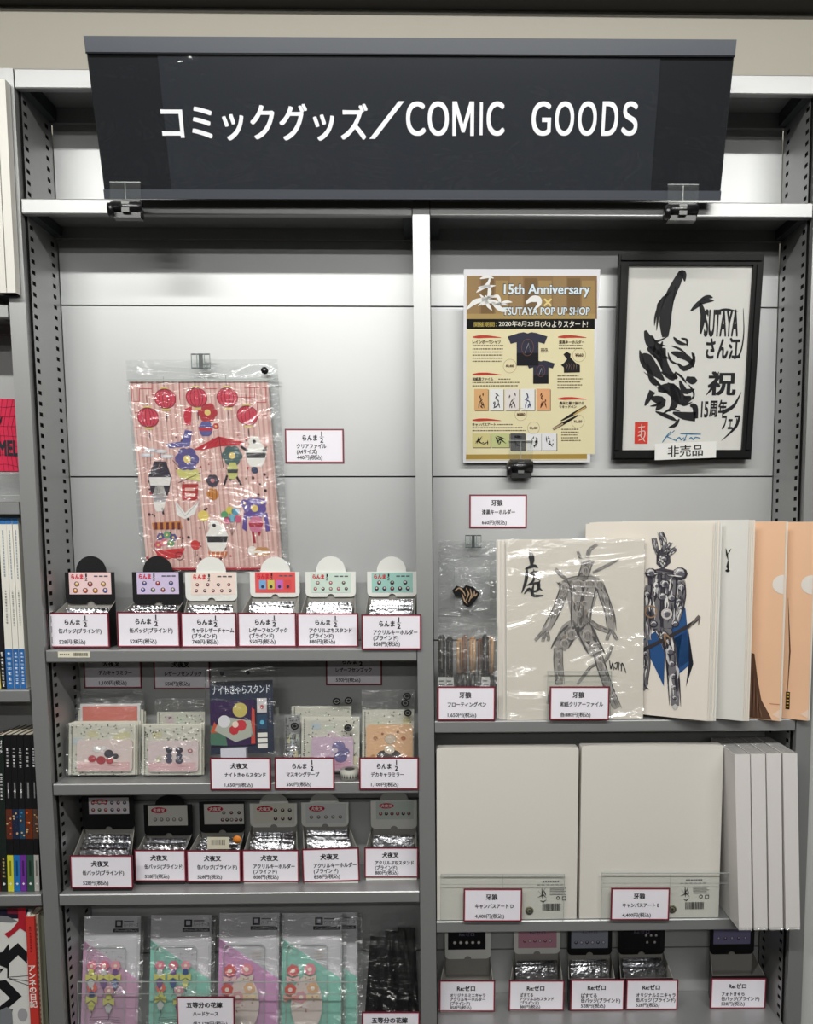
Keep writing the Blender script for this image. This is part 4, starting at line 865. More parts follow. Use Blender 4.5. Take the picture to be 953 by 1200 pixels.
# ------------------------------------------------------------------ washi clear files
FILEC = mat('cream_clear_file', (226, 219, 208), 0.32, spec=.4)
FILEG = mat('grey_white_file', (218, 217, 211), 0.35)
FILEO = mat('tan_orange_file', (230, 188, 154), 0.35, var=.04, vscale=20)
def stroke_fig(b, segs, tone, y=-.0006, seed=1, dens=9):
    """ink figure: each limb is a bundle of tapered strokes"""
    random.seed(seed)
    for pts, wd_ in segs:
        if len(pts) == 2: pts = [pts[0], ((pts[0][0] + pts[1][0]) / 2, (pts[0][1] + pts[1][1]) / 2), pts[1]]
        b.brush(pts, ink(tone[0]), y, wd_, (.7, 1, .85, .6))
        vx = abs(pts[-1][1] - pts[0][1]) > abs(pts[-1][0] - pts[0][0])
        for sg in (-.43, .43): b.brush([(p[0] + sg * wd_ * vx, p[1] + sg * wd_ * (not vx)) for p in pts], ink(tone[3]), y - .0003, wd_ * .13, (.3, 1, .6, .9, .2))
        for k in range(dens):
            t0 = random.uniform(0, .8); o_ = random.uniform(-.42, .42) * wd_
            n = len(pts) - 1; sub = []
            for q in range(4):
                t = min(.999, t0 + q * .07) * n; i = int(t); f = t - i
                sub.append((pts[i][0] + (pts[i + 1][0] - pts[i][0]) * f + o_ + random.uniform(-.08, .08) * wd_, pts[i][1] + (pts[i + 1][1] - pts[i][1]) * f))
            b.brush(sub, ink(tone[1 + k % (len(tone) - 1)]), y - .0002 - .00001 * k, wd_ * random.uniform(.1, .24), (.1, 1, .2))
def cfile(tl, tr, br, bl, Yt, Yb, m_, label, group='washi clear files', art=None, bag=False, name='clear_file'):
    M, w, h = frm(tl, tr, br, bl, Yt, Yb, ZR1)
    e = empty(name, label, 'clear file', group, matrix=M)
    b = MB(); b.box(-w / 2, w / 2, 0, .0009, 0, h, m_); b.build('sheet', e)
    if art: art(e, w, h)
    if bag:
        b = MB(); b.grid(lambda u, v: (-w / 2 + w * u, -.0035 + .0022 * noise.noise(Vector((u * 3.2, v * 4, 4))) - .003 * max(0, v - .6), h * v * 1.003), 26, 34, film('sleeve_film', bump=.5, bscale=10, base=.09, rough=.11)); b.build('sleeve_film', e)
    return e
G3 = [(160, 155, 150), (104, 100, 98), (126, 121, 118), (82, 78, 78), (200, 195, 188), (140, 128, 118)]
def art_fig(e, w, h):
    b = MB()
    def u(cx, cy_): return (-w / 2 + w * (cx - 375) / 630., h * (1135 - cy_) / 842.)       # zoom coords (500,560 crop, x4)
    def S(*p): return [u(*q) for q in p]
    b.poly(S((628, 505), (650, 478), (700, 462), (760, 458), (800, 480), (812, 505), (790, 560), (768, 630), (758, 705), (685, 705), (668, 640), (652, 560)), ink(G3[0]), -.00055)
    segs = [(S((680, 480), (700, 540), (700, 620), (700, 695)), .022), (S((770, 480), (752, 540), (735, 620), (728, 695)), .022), (S((640, 500), (700, 485), (800, 490)), .016), (S((720, 480), (738, 430), (742, 395)), .018), (S((735, 430), (752, 415), (760, 390)), .012),
            (S((645, 500), (628, 560), (600, 630), (555, 715)), .016), (S((555, 712), (530, 735), (505, 762)), .007), (S((558, 722), (545, 750), (540, 768)), .006), (S((562, 722), (568, 750), (565, 765)), .005),
            (S((795, 490), (820, 560), (848, 640), (858, 720)), .016), (S((855, 715), (840, 745), (835, 765)), .006), (S((860, 720), (875, 750), (885, 765)), .006),
            (S((700, 690), (655, 735), (618, 800)), .031), (S((612, 795), (612, 870), (620, 970)), .016), (S((722, 690), (755, 760), (790, 830)), .030), (S((790, 820), (815, 900), (845, 990), (885, 1085)), .016),
            (S((740, 660), (790, 700), (850, 725)), .009), (S((860, 790), (830, 860), (760, 890), (700, 970)), .006), (S((575, 1000), (562, 1060)), .005), (S((600, 430), (625, 460), (655, 480)), .006), (S((640, 510), (625, 490)), .016), (S((770, 450), (830, 420), (890, 390)), .005), (S((745, 380), (755, 345), (790, 320)), .007), (S((715, 385), (700, 350)), .005)]
    stroke_fig(b, segs, G3, seed=4, dens=13)
    random.seed(21)
    for cx, cy_, rx, rz, an in ((700, 500, 30, 20, 0), (755, 500, 30, 20, 0), (700, 545, 16, 12, 0), (735, 548, 16, 12, 0), (702, 590, 14, 12, 0), (732, 590, 14, 12, 0), (706, 640, 13, 14, 0), (642, 515, 20, 22, 0), (800, 505, 20, 22, 0), (628, 570, 10, 22, 0), (605, 630, 9, 20, 0), (832, 575, 10, 22, 0), (850, 650, 9, 22, 0), (672, 735, 24, 26, 0), (640, 775, 20, 20, 0), (745, 740, 24, 28, 0), (770, 790, 20, 22, 0), (612, 830, 13, 22, 0), (615, 890, 11, 24, 0), (805, 880, 13, 24, 0), (830, 950, 11, 24, 0), (735, 440, 16, 20, 0)):
        x, z = u(cx, cy_); kx = w / 630.; kz = h / 842.
        b.disc(x, z, rx * kx, ink((178, 172, 166)), -.0012, 12, rz * kz); b.disc(x + rx * kx * .15, z - rz * kz * .12, rx * kx * .78, ink((146, 140, 135)), -.00125, 12, rz * kz * .75)
        for q in range(3):
            o_ = (q - 1) * rx * kx * .45
            b.brush([(x + o_ - rx * kx * .25, z + rz * kz * .7), (x + o_ + random.uniform(-.3, .3) * rx * kx, z), (x + o_ - rx * kx * .1, z - rz * kz * .8)], ink(G3[1 + q % 3]), -.0013, .0012, (.1, 1, .1))
    b.build('ink_figure', e)
    b = MB()
    for pts, ww in [([(480, 345), (492, 385), (488, 415)], .0065), ([(460, 430), (500, 415), (520, 425)], .004), ([(470, 420), (465, 480), (445, 540)], .004), ([(480, 450), (525, 440)], .003), ([(500, 430), (500, 480), (475, 500)], .003), ([(490, 455), (525, 480)], .0025), ([(465, 505), (520, 495), (515, 530), (470, 530)], .0035), ([(500, 500), (495, 550), (545, 552)], .004), ([(455, 545), (480, 520), (500, 545)], .003), ([(530, 480), (520, 510), (540, 530)], .003)]:
        b.brush([u(*p) for p in pts], INK, -.0008, ww * 1.4, (.2, 1, .8, .2))
    for pts in [[(848, 860), (855, 900), (862, 870), (868, 905)], [(872, 875), (885, 870), (880, 900), (870, 890)], [(890, 905), (892, 868), (902, 885)], [(903, 910), (905, 872), (915, 890), (925, 920)]]: b.brush([u(*p) for p in pts], INK, -.0008, .0018, (.8, 1, .6))
    b.build('brush_lettering', e)
def art_knight(e, w, h, ):
    Mi_ = e.matrix_world.inverted()
    b = MB()
    def u(cx, cy_):   # crop (700,580) x3.767, on the sheet
        px, py = 700 + cx / 3.767, 580 + cy_ / 3.767; o = CAM; d = P(px, py, 0) - o; M_ = KM
        n_ = M_.col[1].to_3d(); t = (M_.translation - o).dot(n_) / d.dot(n_); q_ = M_.inverted() @ (o + d * t); return (q_.x, q_.z)
    def S(*p): return [u(*q) for q in p]
    bl = ink((38, 78, 128))
    for pts in [[(330, 430), (390, 500), (415, 745), (350, 800), (300, 600)], [(200, 640), (260, 600), (300, 700), (295, 845), (235, 720), (205, 760)], [(330, 640), (395, 600), (410, 730), (355, 770)], [(340, 420), (360, 520), (330, 540)]]: b.poly(S(*pts), bl, -.0005)
    b.poly(S((403, 590), (425, 745), (392, 848), (405, 740)), ink((25, 28, 40)), -.00055)
    T = [(110, 108, 112), (48, 46, 54), (188, 186, 188), (44, 42, 50), (214, 212, 208), (70, 66, 74)]
    b.poly(S((222, 338), (285, 322), (362, 338), (352, 430), (345, 510), (332, 600), (245, 600), (228, 500)), ink((64, 62, 70)), -.0005)
    b.poly(S((262, 250), (290, 235), (322, 255), (325, 300), (290, 330), (262, 305)), ink((70, 68, 76)), -.0006)
    segs = [(S((262, 340), (262, 400), (258, 470), (262, 590)), .018), (S((325, 340), (325, 400), (318, 480), (312, 590)), .020), (S((228, 400), (222, 470), (222, 560), (225, 640)), .012), (S((372, 380), (375, 440), (368, 490), (350, 560)), .013),
            (S((215, 345), (290, 352), (390, 362)), .013), (S((252, 190), (258, 225), (272, 265)), .009), (S((280, 165), (294, 205), (300, 255)), .011), (S((348, 236), (325, 255), (300, 280)), .009), (S((325, 210), (314, 235), (300, 262)), .007), (S((282, 262), (286, 290), (292, 318)), .014),
            (S((305, 590), (322, 680), (335, 780), (345, 930)), .020), (S((272, 590), (298, 640), (318, 690)), .016), (S((212, 640), (220, 740), (208, 840), (215, 858)), .012)]
    stroke_fig(b, segs, T, seed=9, dens=20)
    for cx, cy_, r in ((238, 345, 27), (366, 348, 34), (372, 408, 20), (300, 395, 26), (262, 400, 20), (290, 450, 24), (330, 455, 20), (222, 440, 18), (308, 525, 30), (250, 570, 20), (345, 570, 18), (296, 620, 22), (322, 690, 24), (330, 745, 17), (338, 800, 16), (341, 850, 14), (343, 895, 12), (215, 700, 14), (210, 760, 13), (296, 285, 18), (362, 470, 15), (370, 500, 13)):
        x, z = u(cx, cy_); q = r / 3.767 / 774
        b.disc(x, z, q, ink((50, 48, 56)), -.00085, 10, q * .85); b.disc(x - q * .12, z + q * .14, q * .72, ink((176, 174, 176)), -.0009, 9, q * .6); b.disc(x + q * .14, z - q * .1, q * .5, ink((92, 90, 98)), -.00095, 8, q * .4)
        b.brush([(x - q * .6, z), (x - q * .2, z + q * .5), (x + q * .4, z + q * .45)], ink((226, 224, 222)), -.001, q * .22)
    b.ring(*u(308, 525), .0085, .003, ink((195, 190, 185)), -.0011); b.ring(*u(238, 515), .010, .002, ink((150, 120, 90)), -.0011)
    b.disc(*u(345, 935), .005, ink((190, 188, 185)), -.0012, 4)
    b.brush(S((203, 685), (300, 635), (400, 580), (448, 545)), ink((52, 48, 52)), -.0012, .0062, (1, .8, .9, .6)); b.brush(S((330, 640), (300, 615), (305, 665)), ink((150, 120, 90)), -.0013, .004)
    b.brush(S((405, 590), (450, 535), (448, 575)), ink((110, 100, 96)), -.0013, .0045)
    b.build('ink_figure', e)
# front cream stack, left-hand (edges show left of the top file)
for k in range(5):
    dx = 2.5 * (5 - k); Y = .010 + .0024 * (5 - k)
    cfile((594 - dx, 633 + (k % 2)), (750 - dx, 631), (754 - dx, 843), (593 - dx, 843), Y + .004, Y - .002, FILEC if k % 2 else FILEG,
          ['rearmost', 'fifth', 'fourth', 'third', 'second'][k] + ' cream clear file of the left stack, behind the grey ink figure file', 'cream files behind the grey ink figure file')
cfile((593.8, 633), (751, 629.8), (756, 843.5), (592, 844), .010, .005, FILEC, 'bagged cream clear file with a grey ink figure, frontmost of the left stack', art=art_fig, bag=True)
def oblique(xr_t, yt, xr_b, Yr, Yl, m_, label, dW=148, group='fanned washi clear files', art=None, yb=845, name='clear_file'):
    """file whose right edge is near the front and whose left edge is deeper in the shelf"""
    TR = P(xr_t, yt, Yr); BR = P(xr_b, yb, Yr); BR.z = max(BR.z, ZR1 + .0006); TL = P(xr_t - dW, yt + 6, Yl); TL.z = TR.z; BL = BR + (TL - TR)
    X = (BR - BL).normalized(); Wd = (BR - BL).length; U = (TR - BR); Zv = (U - X * U.dot(X)); hh = Zv.length; Zv.normalize(); Yv = Zv.cross(X)
    M = Matrix((X, Yv, Zv)).transposed().to_4x4(); M.translation = (BL + BR) / 2
    e = empty(name, label, 'clear file', group, matrix=M)
    b = MB(); b.box(-Wd / 2, Wd / 2, 0, .0008, 0, hh, m_); b.build('sheet', e)
    return e, M, Wd, hh
o_ = .036
e, KM, w, h = oblique(840, 612.5, 829, -.032, .066, FILEC, 'cream clear file with an armoured ink figure and blue cloth', dW=150)
e.matrix_world = KM; art_knight(e, w, h)
for k, (xt, xb) in enumerate([(843.5, 831), (847, 833), (850.5, 836), (853.5, 839)]):
    oblique(xt, 611 - k * .3, xb, -.0302 + k * .0016, .0678 + k * .0016, FILEG if k % 2 else FILEC, ['first', 'second', 'third', 'fourth'][k] + ' plain cream file edge right of the blue cloth figure file', group='cream files behind the blue cloth figure file')
e, M, w, h = oblique(870, 609, 871, -.0236, .0744, FILEG, 'grey white clear file with a small ink mark, right of the blue cloth figure file')
b = MB()
for pts, ww in [([(.335, .86), (.355, .80)], .003), ([(.375, .86), (.35, .83)], .002), ([(.355, .80), (.352, .77), (.36, .755)], .004), ([(.335, .75), (.37, .75)], .005)]: b.brush([(x * w, z * h) for x, z in pts], INK, -.0006, ww)
b.build('ink_mark', e)
for k, (xt, xb) in enumerate([(873, 870.5), (876, 873), (879, 875.5)]):
    oblique(xt, 609.5, xb + 2.5, -.0220 + k * .0016, .0760 + k * .0016, FILEC, ['left', 'middle', 'right'][k] + ' of three pale file edges between the grey white file and the tan files', group='pale files beside the tan files')
def tanart(e, w, h, dark):
    b = MB()
    b.poly([(w * .5 - .0001 - .016 * math.sin(PI * i / 16), h * .69 + .0145 * math.cos(PI * i / 16)) for i in range(17)], ink((222, 216, 208)), -.0005)
    b.poly([(w * .5, .004), (w * .5, .018), (w * .5 - .011, .009)], ink((232, 205, 185)), -.0005)
    b.build('thumb_notch', e)
    if dark:
        b = MB(); x0 = w * .5 - w * .235
        b.poly([(x0, 0.001), (x0, h * .34), (x0 + .006, h * .335), (x0 + .012, h * .2), (x0 + .018, h * .1), (x0 + .03, h * .03), (x0 + .034, .001)], ink((88, 62, 48)), -.0005)
        for k in range(7): b.brush([(x0 + .002 + k * .003, .002), (x0 + .003 + k * .002, h * (.28 - .035 * k))], ink((60, 40, 34) if k % 2 else (120, 88, 66)), -.0007, .0018)
        b.rect(x0 + .03, h * .083, w * .5, h * .087, ink((200, 130, 100)), -.0005); b.build('brown_print', e)
e, M, w, h = oblique(909.5, 611, 913.5, -.0168, .0812, FILEO, 'tan orange clear file with white thumb notch and brown rocky print'); tanart(e, w, h, True)
oblique(912.5, 611.5, 916, -.0152, .0828, FILEC, 'pale thin file edge between the two tan files', group='pale file between the tan files')
e, M, w, h = oblique(939.5, 611.5, 947, -.0140, .0870, FILEO, 'tan orange clear file at the right end, beside the slotted panel', dW=146); tanart(e, w, h, False)
b = MB(); x0 = w * .5 - w * .175
b.brush([(x0 - .001, h * .62), (x0 + .004, h * .35), (x0 + .002, h * .1)], ink((70, 50, 40)), -.0006, .002); b.rect(x0, h * .05, x0 + .006, h * .14, ink((40, 34, 24)), -.0006)
for k in range(5): b.rect(x0 + .001, h * (.06 + k * .017), x0 + .005, h * (.066 + k * .017), ink((190, 150, 50)), -.0008)
b.build('dark_print', e)
oblique(941.5, 612, 949, -.0124, .0886, FILEC, 'pale thin file edge behind the rightmost tan file', dW=146, group='pale file behind the rightmost tan file')

# acrylic stops
def stopper(x0, y0, x1, y1, Y, label, zs=None, mid=True):
    M, w, h = rct(x0, y0, x1, y1, Y)
    e = empty('acrylic_stop', label, 'acrylic stop', 'clear acrylic shelf stops', matrix=M)
    b = MB(); b.rect(-w / 2, 0, w / 2, h, ACRYL, 0.0005); b.build('plate', e)
    b = MB(); b.box(-w / 2, w / 2, -.0002, .0017, h - .0008, h, ACEDGE); b.box(-w / 2, -w / 2 + .0006, -.0002, .0017, 0, h, ACEDGE); b.box(w / 2 - .0006, w / 2, -.0002, .0017, 0, h, ACEDGE)
    b.box(-w / 2, w / 2, -.0002, 0, h * .78, h * .79, ACEDGE)
    if mid: b.box(-.0003, .0003, -.0002, 0, 0, h, ACEDGE)
    b.build('polished_edge', e)
stopper(641, 786.5, 716, 844, -.003, 'small clear acrylic stop holding the grey ink figure file', mid=False)
stopper(516, 1024.5, 661, 1079, -.003, 'clear acrylic stop in front of the left white canvas')
stopper(704, 1023, 864, 1078.5, -.003, 'clear acrylic stop in front of the right white canvas')
stopper(92, 1150.5, 420, 1216, .012, 'long clear acrylic stop in front of the phone case packs')

# ------------------------------------------------------------------ canvases
CANV = mat('white_canvas_wrap', (224, 219, 211), 0.5, bump=.15, bscale=900)
CANE = mat('canvas_edge_white', (220, 216, 214), 0.4, bump=.1, bscale=500)
ZR2 = ZS['R2']
def canvas_front(x0, y0, x1, y1, Y, label, bx):
    X0, X1 = P(x0, 980, Y).x, P(x1, 980, Y).x; zt = zat(y0, Y); z0 = ZR2 + .0008; w = X1 - X0; h = zt - z0
    e = empty('canvas', label, 'canvas', 'boxed white canvases', loc=((X0 + X1) / 2, Y, z0))
    b = MB(); r = .002; pts = [(-w / 2, 0), (w / 2, 0), (w / 2, h - r), (w / 2 - r, h), (-w / 2 + r, h), (-w / 2, h - r)]
    b.prism(pts, 0, .022, CANV); b.build('canvas_body', e)
    b = MB(); b.grid(lambda u, v: (-w / 2 + w * u, .001 + .021 * v, h + .0004 + .0028 * (4 * u * (1 - u)) ** .6), 16, 3, FILMS); 
    b.grid(lambda u, v: (-w / 2 + w * u, -.0006, h * v), 2, 2, film('shrink_film', bump=.08, base=.015, milk=0, blend=.1)); b.build('shrink_wrap', e)
    b = MB()
    lx = bx
    s = 1 / 774.
    [b.rect(lx + (1 + 3 * q_) * s, 47 * s, lx + (3 + 3 * q_) * s, 49 * s, ink((110, 110, 108)), -.001) for q_ in range(7)]; 
    for k in range(6): b.rect(lx - 6 * s + k * 5.6 * s, 43.5 * s, lx - 2 * s + k * 5.6 * s, 44.7 * s, ink((120, 120, 118)), -.001)
    for k in range(5): b.rect(lx + 10 * s, (39 - 2 * k) * s, lx + (30 - 3 * (k % 2)) * s, (39.8 - 2 * k) * s, ink((120, 120, 118)), -.001)
    for pts in [[(-4, 36), (0, 30), (4, 40)], [(0, 40), (1, 26)], [(-5, 28), (2, 31), (6, 27)], [(-2, 24), (2, 22), (6, 25)], [(3, 36), (5, 30)]]: b.brush([(lx + x * s, z * s) for x, z in pts], BLK, -.001, .0022)
    b.ring(lx + 20 * s, 27 * s, .003, .0012, BLK, -.001); b.frame(lx + 25 * s, 24 * s, lx + 30 * s, 29 * s, .001, BLK, -.001)
    x = lx + 1 * s
    while x < lx + 23 * s:
        q = random.choice([.0005, .0009, .0013]); b.rect(x, 11 * s, x + q, 20 * s, BLK, -.001); x += q + random.choice([.0005, .0009])
    b.build('product_print', e)
    b = MB(); b.cyl((lx - 15 * s, -.001, 11 * s), (lx - 15 * s, -.0004, 11 * s), 5.2 * s, ink((120, 115, 85), .3), 20); b.ring(lx - 15 * s, 11 * s, 4 * s, .0012, BLK, -.0013); b.disc(lx - 15 * s, 11 * s, 1.6 * s, BLK, -.0013); b.build('round_seal', e)
    return e
canvas_front(512, 877.5, 677, 1078, .004, 'white shrink-wrapped canvas facing front beside the middle post', .055)
canvas_front(680.5, 876, 845, 1075, .004, 'white shrink-wrapped canvas facing front, right of the first one', .056)
labs = ['white canvas standing edge on, leftmost of the four', 'white canvas standing edge on, second of the four', 'white canvas standing edge on, third of the four', 'white canvas standing edge on, nearest the right post']
for k, (xt0, xt1, xb0, xb1) in enumerate([(861, 879, 866, 881.3), (880, 896.8, 884, 899.5), (898.2, 915.5, 902, 917.5), (917.5, 934.3, 921, 937.8)]):
    Yf, Yb = -.040, .066
    zt = zat(887 - k * .3, Yf); z0 = ZR2 + .0012
    a0, a1, c0, c1 = P(xt0, 887, Yf).x, P(xt1, 887, Yf).x, P(xb0, 1095, Yf).x, P(xb1, 1095, Yf).x
    e = empty('canvas', labs[k], 'canvas', 'boxed white canvases', loc=((c0 + c1) / 2, (Yf + Yb) / 2, z0)); ox, oy = (c0 + c1) / 2, (Yf + Yb) / 2
    b = MB(); r = .0008
    v = [(c0 - ox, Yf - oy, 0), (c1 - ox, Yf - oy, 0), (c1 - ox, Yb - oy, 0), (c0 - ox, Yb - oy, 0), (a0 - ox, Yf - oy, zt - z0), (a1 - ox, Yf - oy, zt - z0), (a1 - ox, Yb - oy, zt - z0), (a0 - ox, Yb - oy, zt - z0)]
    b.add(v, [(3, 2, 1, 0), (4, 5, 6, 7), (0, 1, 5, 4), (2, 3, 7, 6), (1, 2, 6, 5), (3, 0, 4, 7)], CANE); b.build('canvas_body', e)
    b = MB(); b.grid(lambda u, v_: ((a0 - ox) + (a1 - a0) * u, (Yf - oy) + (Yb - Yf) * v_, zt - z0 + .0008 + .0008 * noise.noise(Vector((u * 5, v_ * 9, k)))), 6, 10, FILMW)
    b.grid(lambda u, v_: ((c0 - ox) + (c1 - c0) * u, Yf - oy - .0008 + .0006 * math.sin(u * 17 + k), -.0012 + .006 * v_), 8, 3, FILMW); b.build('shrink_wrap', e)
b = MB()

# ------------------------------------------------------------------ row two goods, left bay
ZL2 = ZS['L2']
PAT = ink((206, 204, 190))
def pack(x0, y0, x1, y1, Yt, Yb, label, item=None, group='bagged small goods on the middle left shelf', backc=(205, 204, 190), hdr=0.0, seed=0, cat='packet'):
    M, w, h = frm((x0, y0), (x1, y0), (x1, y1), (x0, y1), Yt, Yb, ZL2)
    e = empty('bagged_goods', label, cat, group, matrix=M)
    hc = h * (1 - hdr)
    b = MB(); b.box(-w / 2, w / 2, 0.001, .002, 0, hc, ink(backc)); random.seed(seed)
    cs = [(188, 200, 205), (205, 200, 160), (198, 206, 188), (206, 188, 190)]
    for k in range(10):
        x, z = random.uniform(-w * .45, w * .3), random.uniform(0, hc * .8); b.rect(x, z, x + w * .16, z + h * .12, ink(cs[k % 4]), .0008 - .00002 * k)
    for k in range(90):
        x, z = random.uniform(-w * .47, w * .47), random.uniform(.001, hc * .97); r = .0013
        b.poly([(x - r, z - r * .7), (x + r, z - r * .7), (x, z + r)], ink((58, 56, 54)), .0005)
    for k in range(int(hc / .0032)): b.rect(-w * .46, k * .0032, -w * .46 + .0018, k * .0032 + .0017, ink((60, 58, 58)), .0004)
    b.build('backing_card', e)
    if item: item(e, w, h)
    b = MB(); b.grid(lambda u, v: (-w / 2 - .001 + (w + .002) * u, -.0062 + .0022 * noise.noise(Vector((u * 4 + seed, v * 4, seed))), h * v), 12, 12, FILMW); b.build('bag_film', e)
    return e
def wallet(x0, z0, x1, z1, base, seed):
    def f(e, w, h):
        X0, X1, Z0_, Z1 = -w / 2 + x0 * w, -w / 2 + x1 * w, z0 * h, z1 * h; r = .006
        pts = []
        for cx, cz, a0 in ((X1 - r, Z0_ + r, -PI / 2), (X1 - r, Z1 - r, 0), (X0 + r, Z1 - r, PI / 2), (X0 + r, Z0_ + r, PI)):
            for i in range(5): pts.append((cx + r * math.cos(a0 + i * PI / 8), cz + r * math.sin(a0 + i * PI / 8)))
        b = MB(); b.prism(pts, -.0035, .0005, ink(base, .4)); lc = b.build('leather_case', e)
        b = MB(); random.seed(seed); cx, cz = (X0 + X1) / 2, (Z0_ + Z1) / 2; ww, hh = X1 - X0, Z1 - Z0_
        b.rect(X0 + .001, Z0_ + .002, X1 - .004, Z0_ + hh * .3, ink(tuple(max(0, c - d) for c, d in zip(base, (2, 26, 22)))), -.0037)
        A = {1: [(-.14, .2, .13, (226, 224, 222)), (-.02, .24, .09, (236, 234, 232)), (.08, .06, .15, (50, 44, 58)), (.2, -.02, .1, (56, 48, 62)), (-.22, -.1, .13, (184, 50, 60)), (-.06, -.14, .15, (176, 44, 54)), (.1, -.16, .12, (190, 60, 66)), (.2, -.16, .07, (232, 216, 206))],
             2: [(-.08, .2, .12, (54, 48, 66)), (.12, .2, .12, (58, 50, 66)), (-.08, .02, .1, (84, 80, 104)), (.12, .02, .1, (66, 62, 88)), (-.08, -.14, .11, (70, 66, 92)), (.12, -.14, .12, (56, 52, 78)), (-.3, -.12, .09, (196, 190, 160)), (-.26, -.05, .06, (214, 208, 180)), (.34, .18, .08, (206, 110, 120)), (.34, .18, .05, (232, 200, 204))],
             3: [(.15, .2, .2, (120, 112, 160)), (.3, .05, .14, (110, 100, 150)), (.2, -.1, .2, (96, 88, 140)), (.06, .1, .1, (206, 190, 206)), (-.1, -.15, .1, (190, 150, 180))], 4: [(-.12, -.2, .16, (54, 46, 44)), (.1, -.2, .16, (60, 50, 46)), (0, -.05, .12, (226, 214, 196)), (.02, .18, .13, (206, 190, 170)), (-.3, .2, .05, (180, 120, 80)), (.3, .2, .05, (190, 110, 70)), (.3, -.2, .05, (180, 130, 90)), (-.35, -.2, .05, (190, 140, 90)), (-.15, .3, .03, (160, 110, 70)), (.18, .34, .03, (160, 110, 70))], 5: []}[seed]
        for i, (dx, dz, rr, c) in enumerate(A):
            b.disc(cx + dx * ww, cz + dz * hh, rr * hh, ink(c), -.0038 - .0001 * i, 9, rr * hh * .85); b.ring(cx + dx * ww, cz + dz * hh, rr * hh, .0003, ink(tuple(int(v * .55) for v in c)), -.00385 - .0001 * i, 12, rr * hh * .85)
        b.brush([(cx + ww * .05, cz - hh * .32), (cx + ww * .3, cz - hh * .33)], ink((150, 70, 80)), -.0038, .0006)
        for k in range(10): b.disc(X0 + ww * random.uniform(.08, .92), Z0_ + hh * random.uniform(.15, .9), .0006, ink((190, 140, 145)), -.00375, 6)
        b.build('case_print', lc)
    return f
def salmon(e, w, h):
    b = MB(); b.box(-w * .46, w * .46, -.002, .0005, h * .02, h * .82, ink((222, 222, 220))); b.box(-w * .42, w * .42, -.003, -.002, h * .04, h * .79, ink((214, 120, 106), .45)); b.build('salmon_sheet', e)
for k in range(2): pack(92 + 3 * k, 808 + 2 * k, 168 + 3 * k, 900, .076 + .010 * k, .066 + .010 * k, ['clear packet with salmon sheet behind the red and white leather case', 'rear clear packet behind the salmon sheet packet'][k], salmon if k == 0 else None, hdr=.26, seed=20 + k)
for k in range(3): pack(80 + 3 * (2 - k) , 847 - (2 - k) * 1.0, 158 + 3 * (2 - k), 908, .050 + (2 - k) * .0085 - .010, .040 + (2 - k) * .0085 - .010,
                        ['rearmost of three leather case packets at the left post', 'middle one of three leather case packets at the left post', 'front packet at the left post, white leather case with red robed pair print'][k], wallet(.14, .07, .97, .68, (226, 208, 204), 1), seed=30 + k)
for k in range(2): pack(166 + 1.5 * (1 - k), 849 - (1 - k) * 1.0, 236 + 3 * (1 - k), 908, .042 + (1 - k) * .010 - .004, .034 + (1 - k) * .010 - .004, ['packet behind the dark haired pair leather case', 'front packet with pale pink case printed with a dark haired pair'][k], wallet(.12, .07, .96, .68, (224, 206, 206), 2), seed=40 + k)
pack(184, 818, 240, 899, .078, .068, 'patterned packet with dark clear top behind the dark haired pair case', None, hdr=.2, seed=50)
# navy blister pack
M, w, h = frm((243, 783), (328, 778), (325, 909), (247, 909), .050, .026, ZL2)
e = empty('blister_pack', 'navy blister pack with white kana heading and a moonlit picture', 'blister pack', matrix=M)
NV = ink((42, 48, 66), .3)
b = MB(); b.box(-w * .47, w * .44, 0, .001, h * .2, h * .865, NV); b.build('backing_card', e)
b = MB(); b.text('ナイトきゃらスタンド', -w * .43, h * .745, w * .40, h * .825, m=ink((215, 218, 225), .3), bold=.01)
b.vtext('ナイトきゃらスタンド', w * .395, h * .70, .0033, ink((170, 175, 185)), pitch=1.2); b.build('lettering', e)
b = MB(); b.box(-w * .46, w * .18, -.003, -.0003, h * .28, h * .69, ink((54, 36, 74), .25)); b.disc(-w * .03, h * .6, .0115, ink((190, 175, 95)), -.0034, 20)
b.poly([(-w * .46, h * .29), (-w * .22, h * .28), (-w * .25, h * .40), (-w * .46, h * .47)], ink((70, 110, 90)), -.0034); b.poly([(-w * .46, h * .4), (-w * .4, h * .5), (-w * .3, h * .4)], ink((190, 80, 50)), -.0035)
b.poly([(-w * .4, h * .42), (-w * .3, h * .55), (w * .12, h * .50), (w * .16, h * .36), (-w * .1, h * .31)], ink((168, 172, 160)), -.0036)
b.disc(-w * .26, h * .5, .010, ink((214, 212, 216)), -.0037, 10); b.disc(-w * .02, h * .46, .009, ink((192, 48, 60)), -.0037, 9); b.disc(-w * .12, h * .42, .008, ink((186, 40, 52)), -.0038, 7); b.disc(-w * .1, h * .47, .005, ink((230, 205, 190)), -.0039)
b.poly([(w * .12, h * .29), (w * .18, h * .29), (w * .18, h * .60), (w * .14, h * .62)], ink((196, 66, 50)), -.0036); b.build('night_picture', e)
b = MB()
for z0_, z1_, c in ((.57, .70, (200, 195, 196)), (.42, .55, (30, 60, 90)), (.345, .385, (225, 222, 215)), (.295, .335, (225, 222, 215)), (.245, .285, (225, 222, 215))): b.box(w * .21, w * .35, -.0012, -.0003, h * z0_, h * z1_, ink(c))
b.disc(w * .28, h * .62, .0034, ink((170, 80, 80)), -.0015); b.disc(w * .28, h * .48, .0036, ink((90, 170, 200)), -.0015); b.build('side_icons', e)
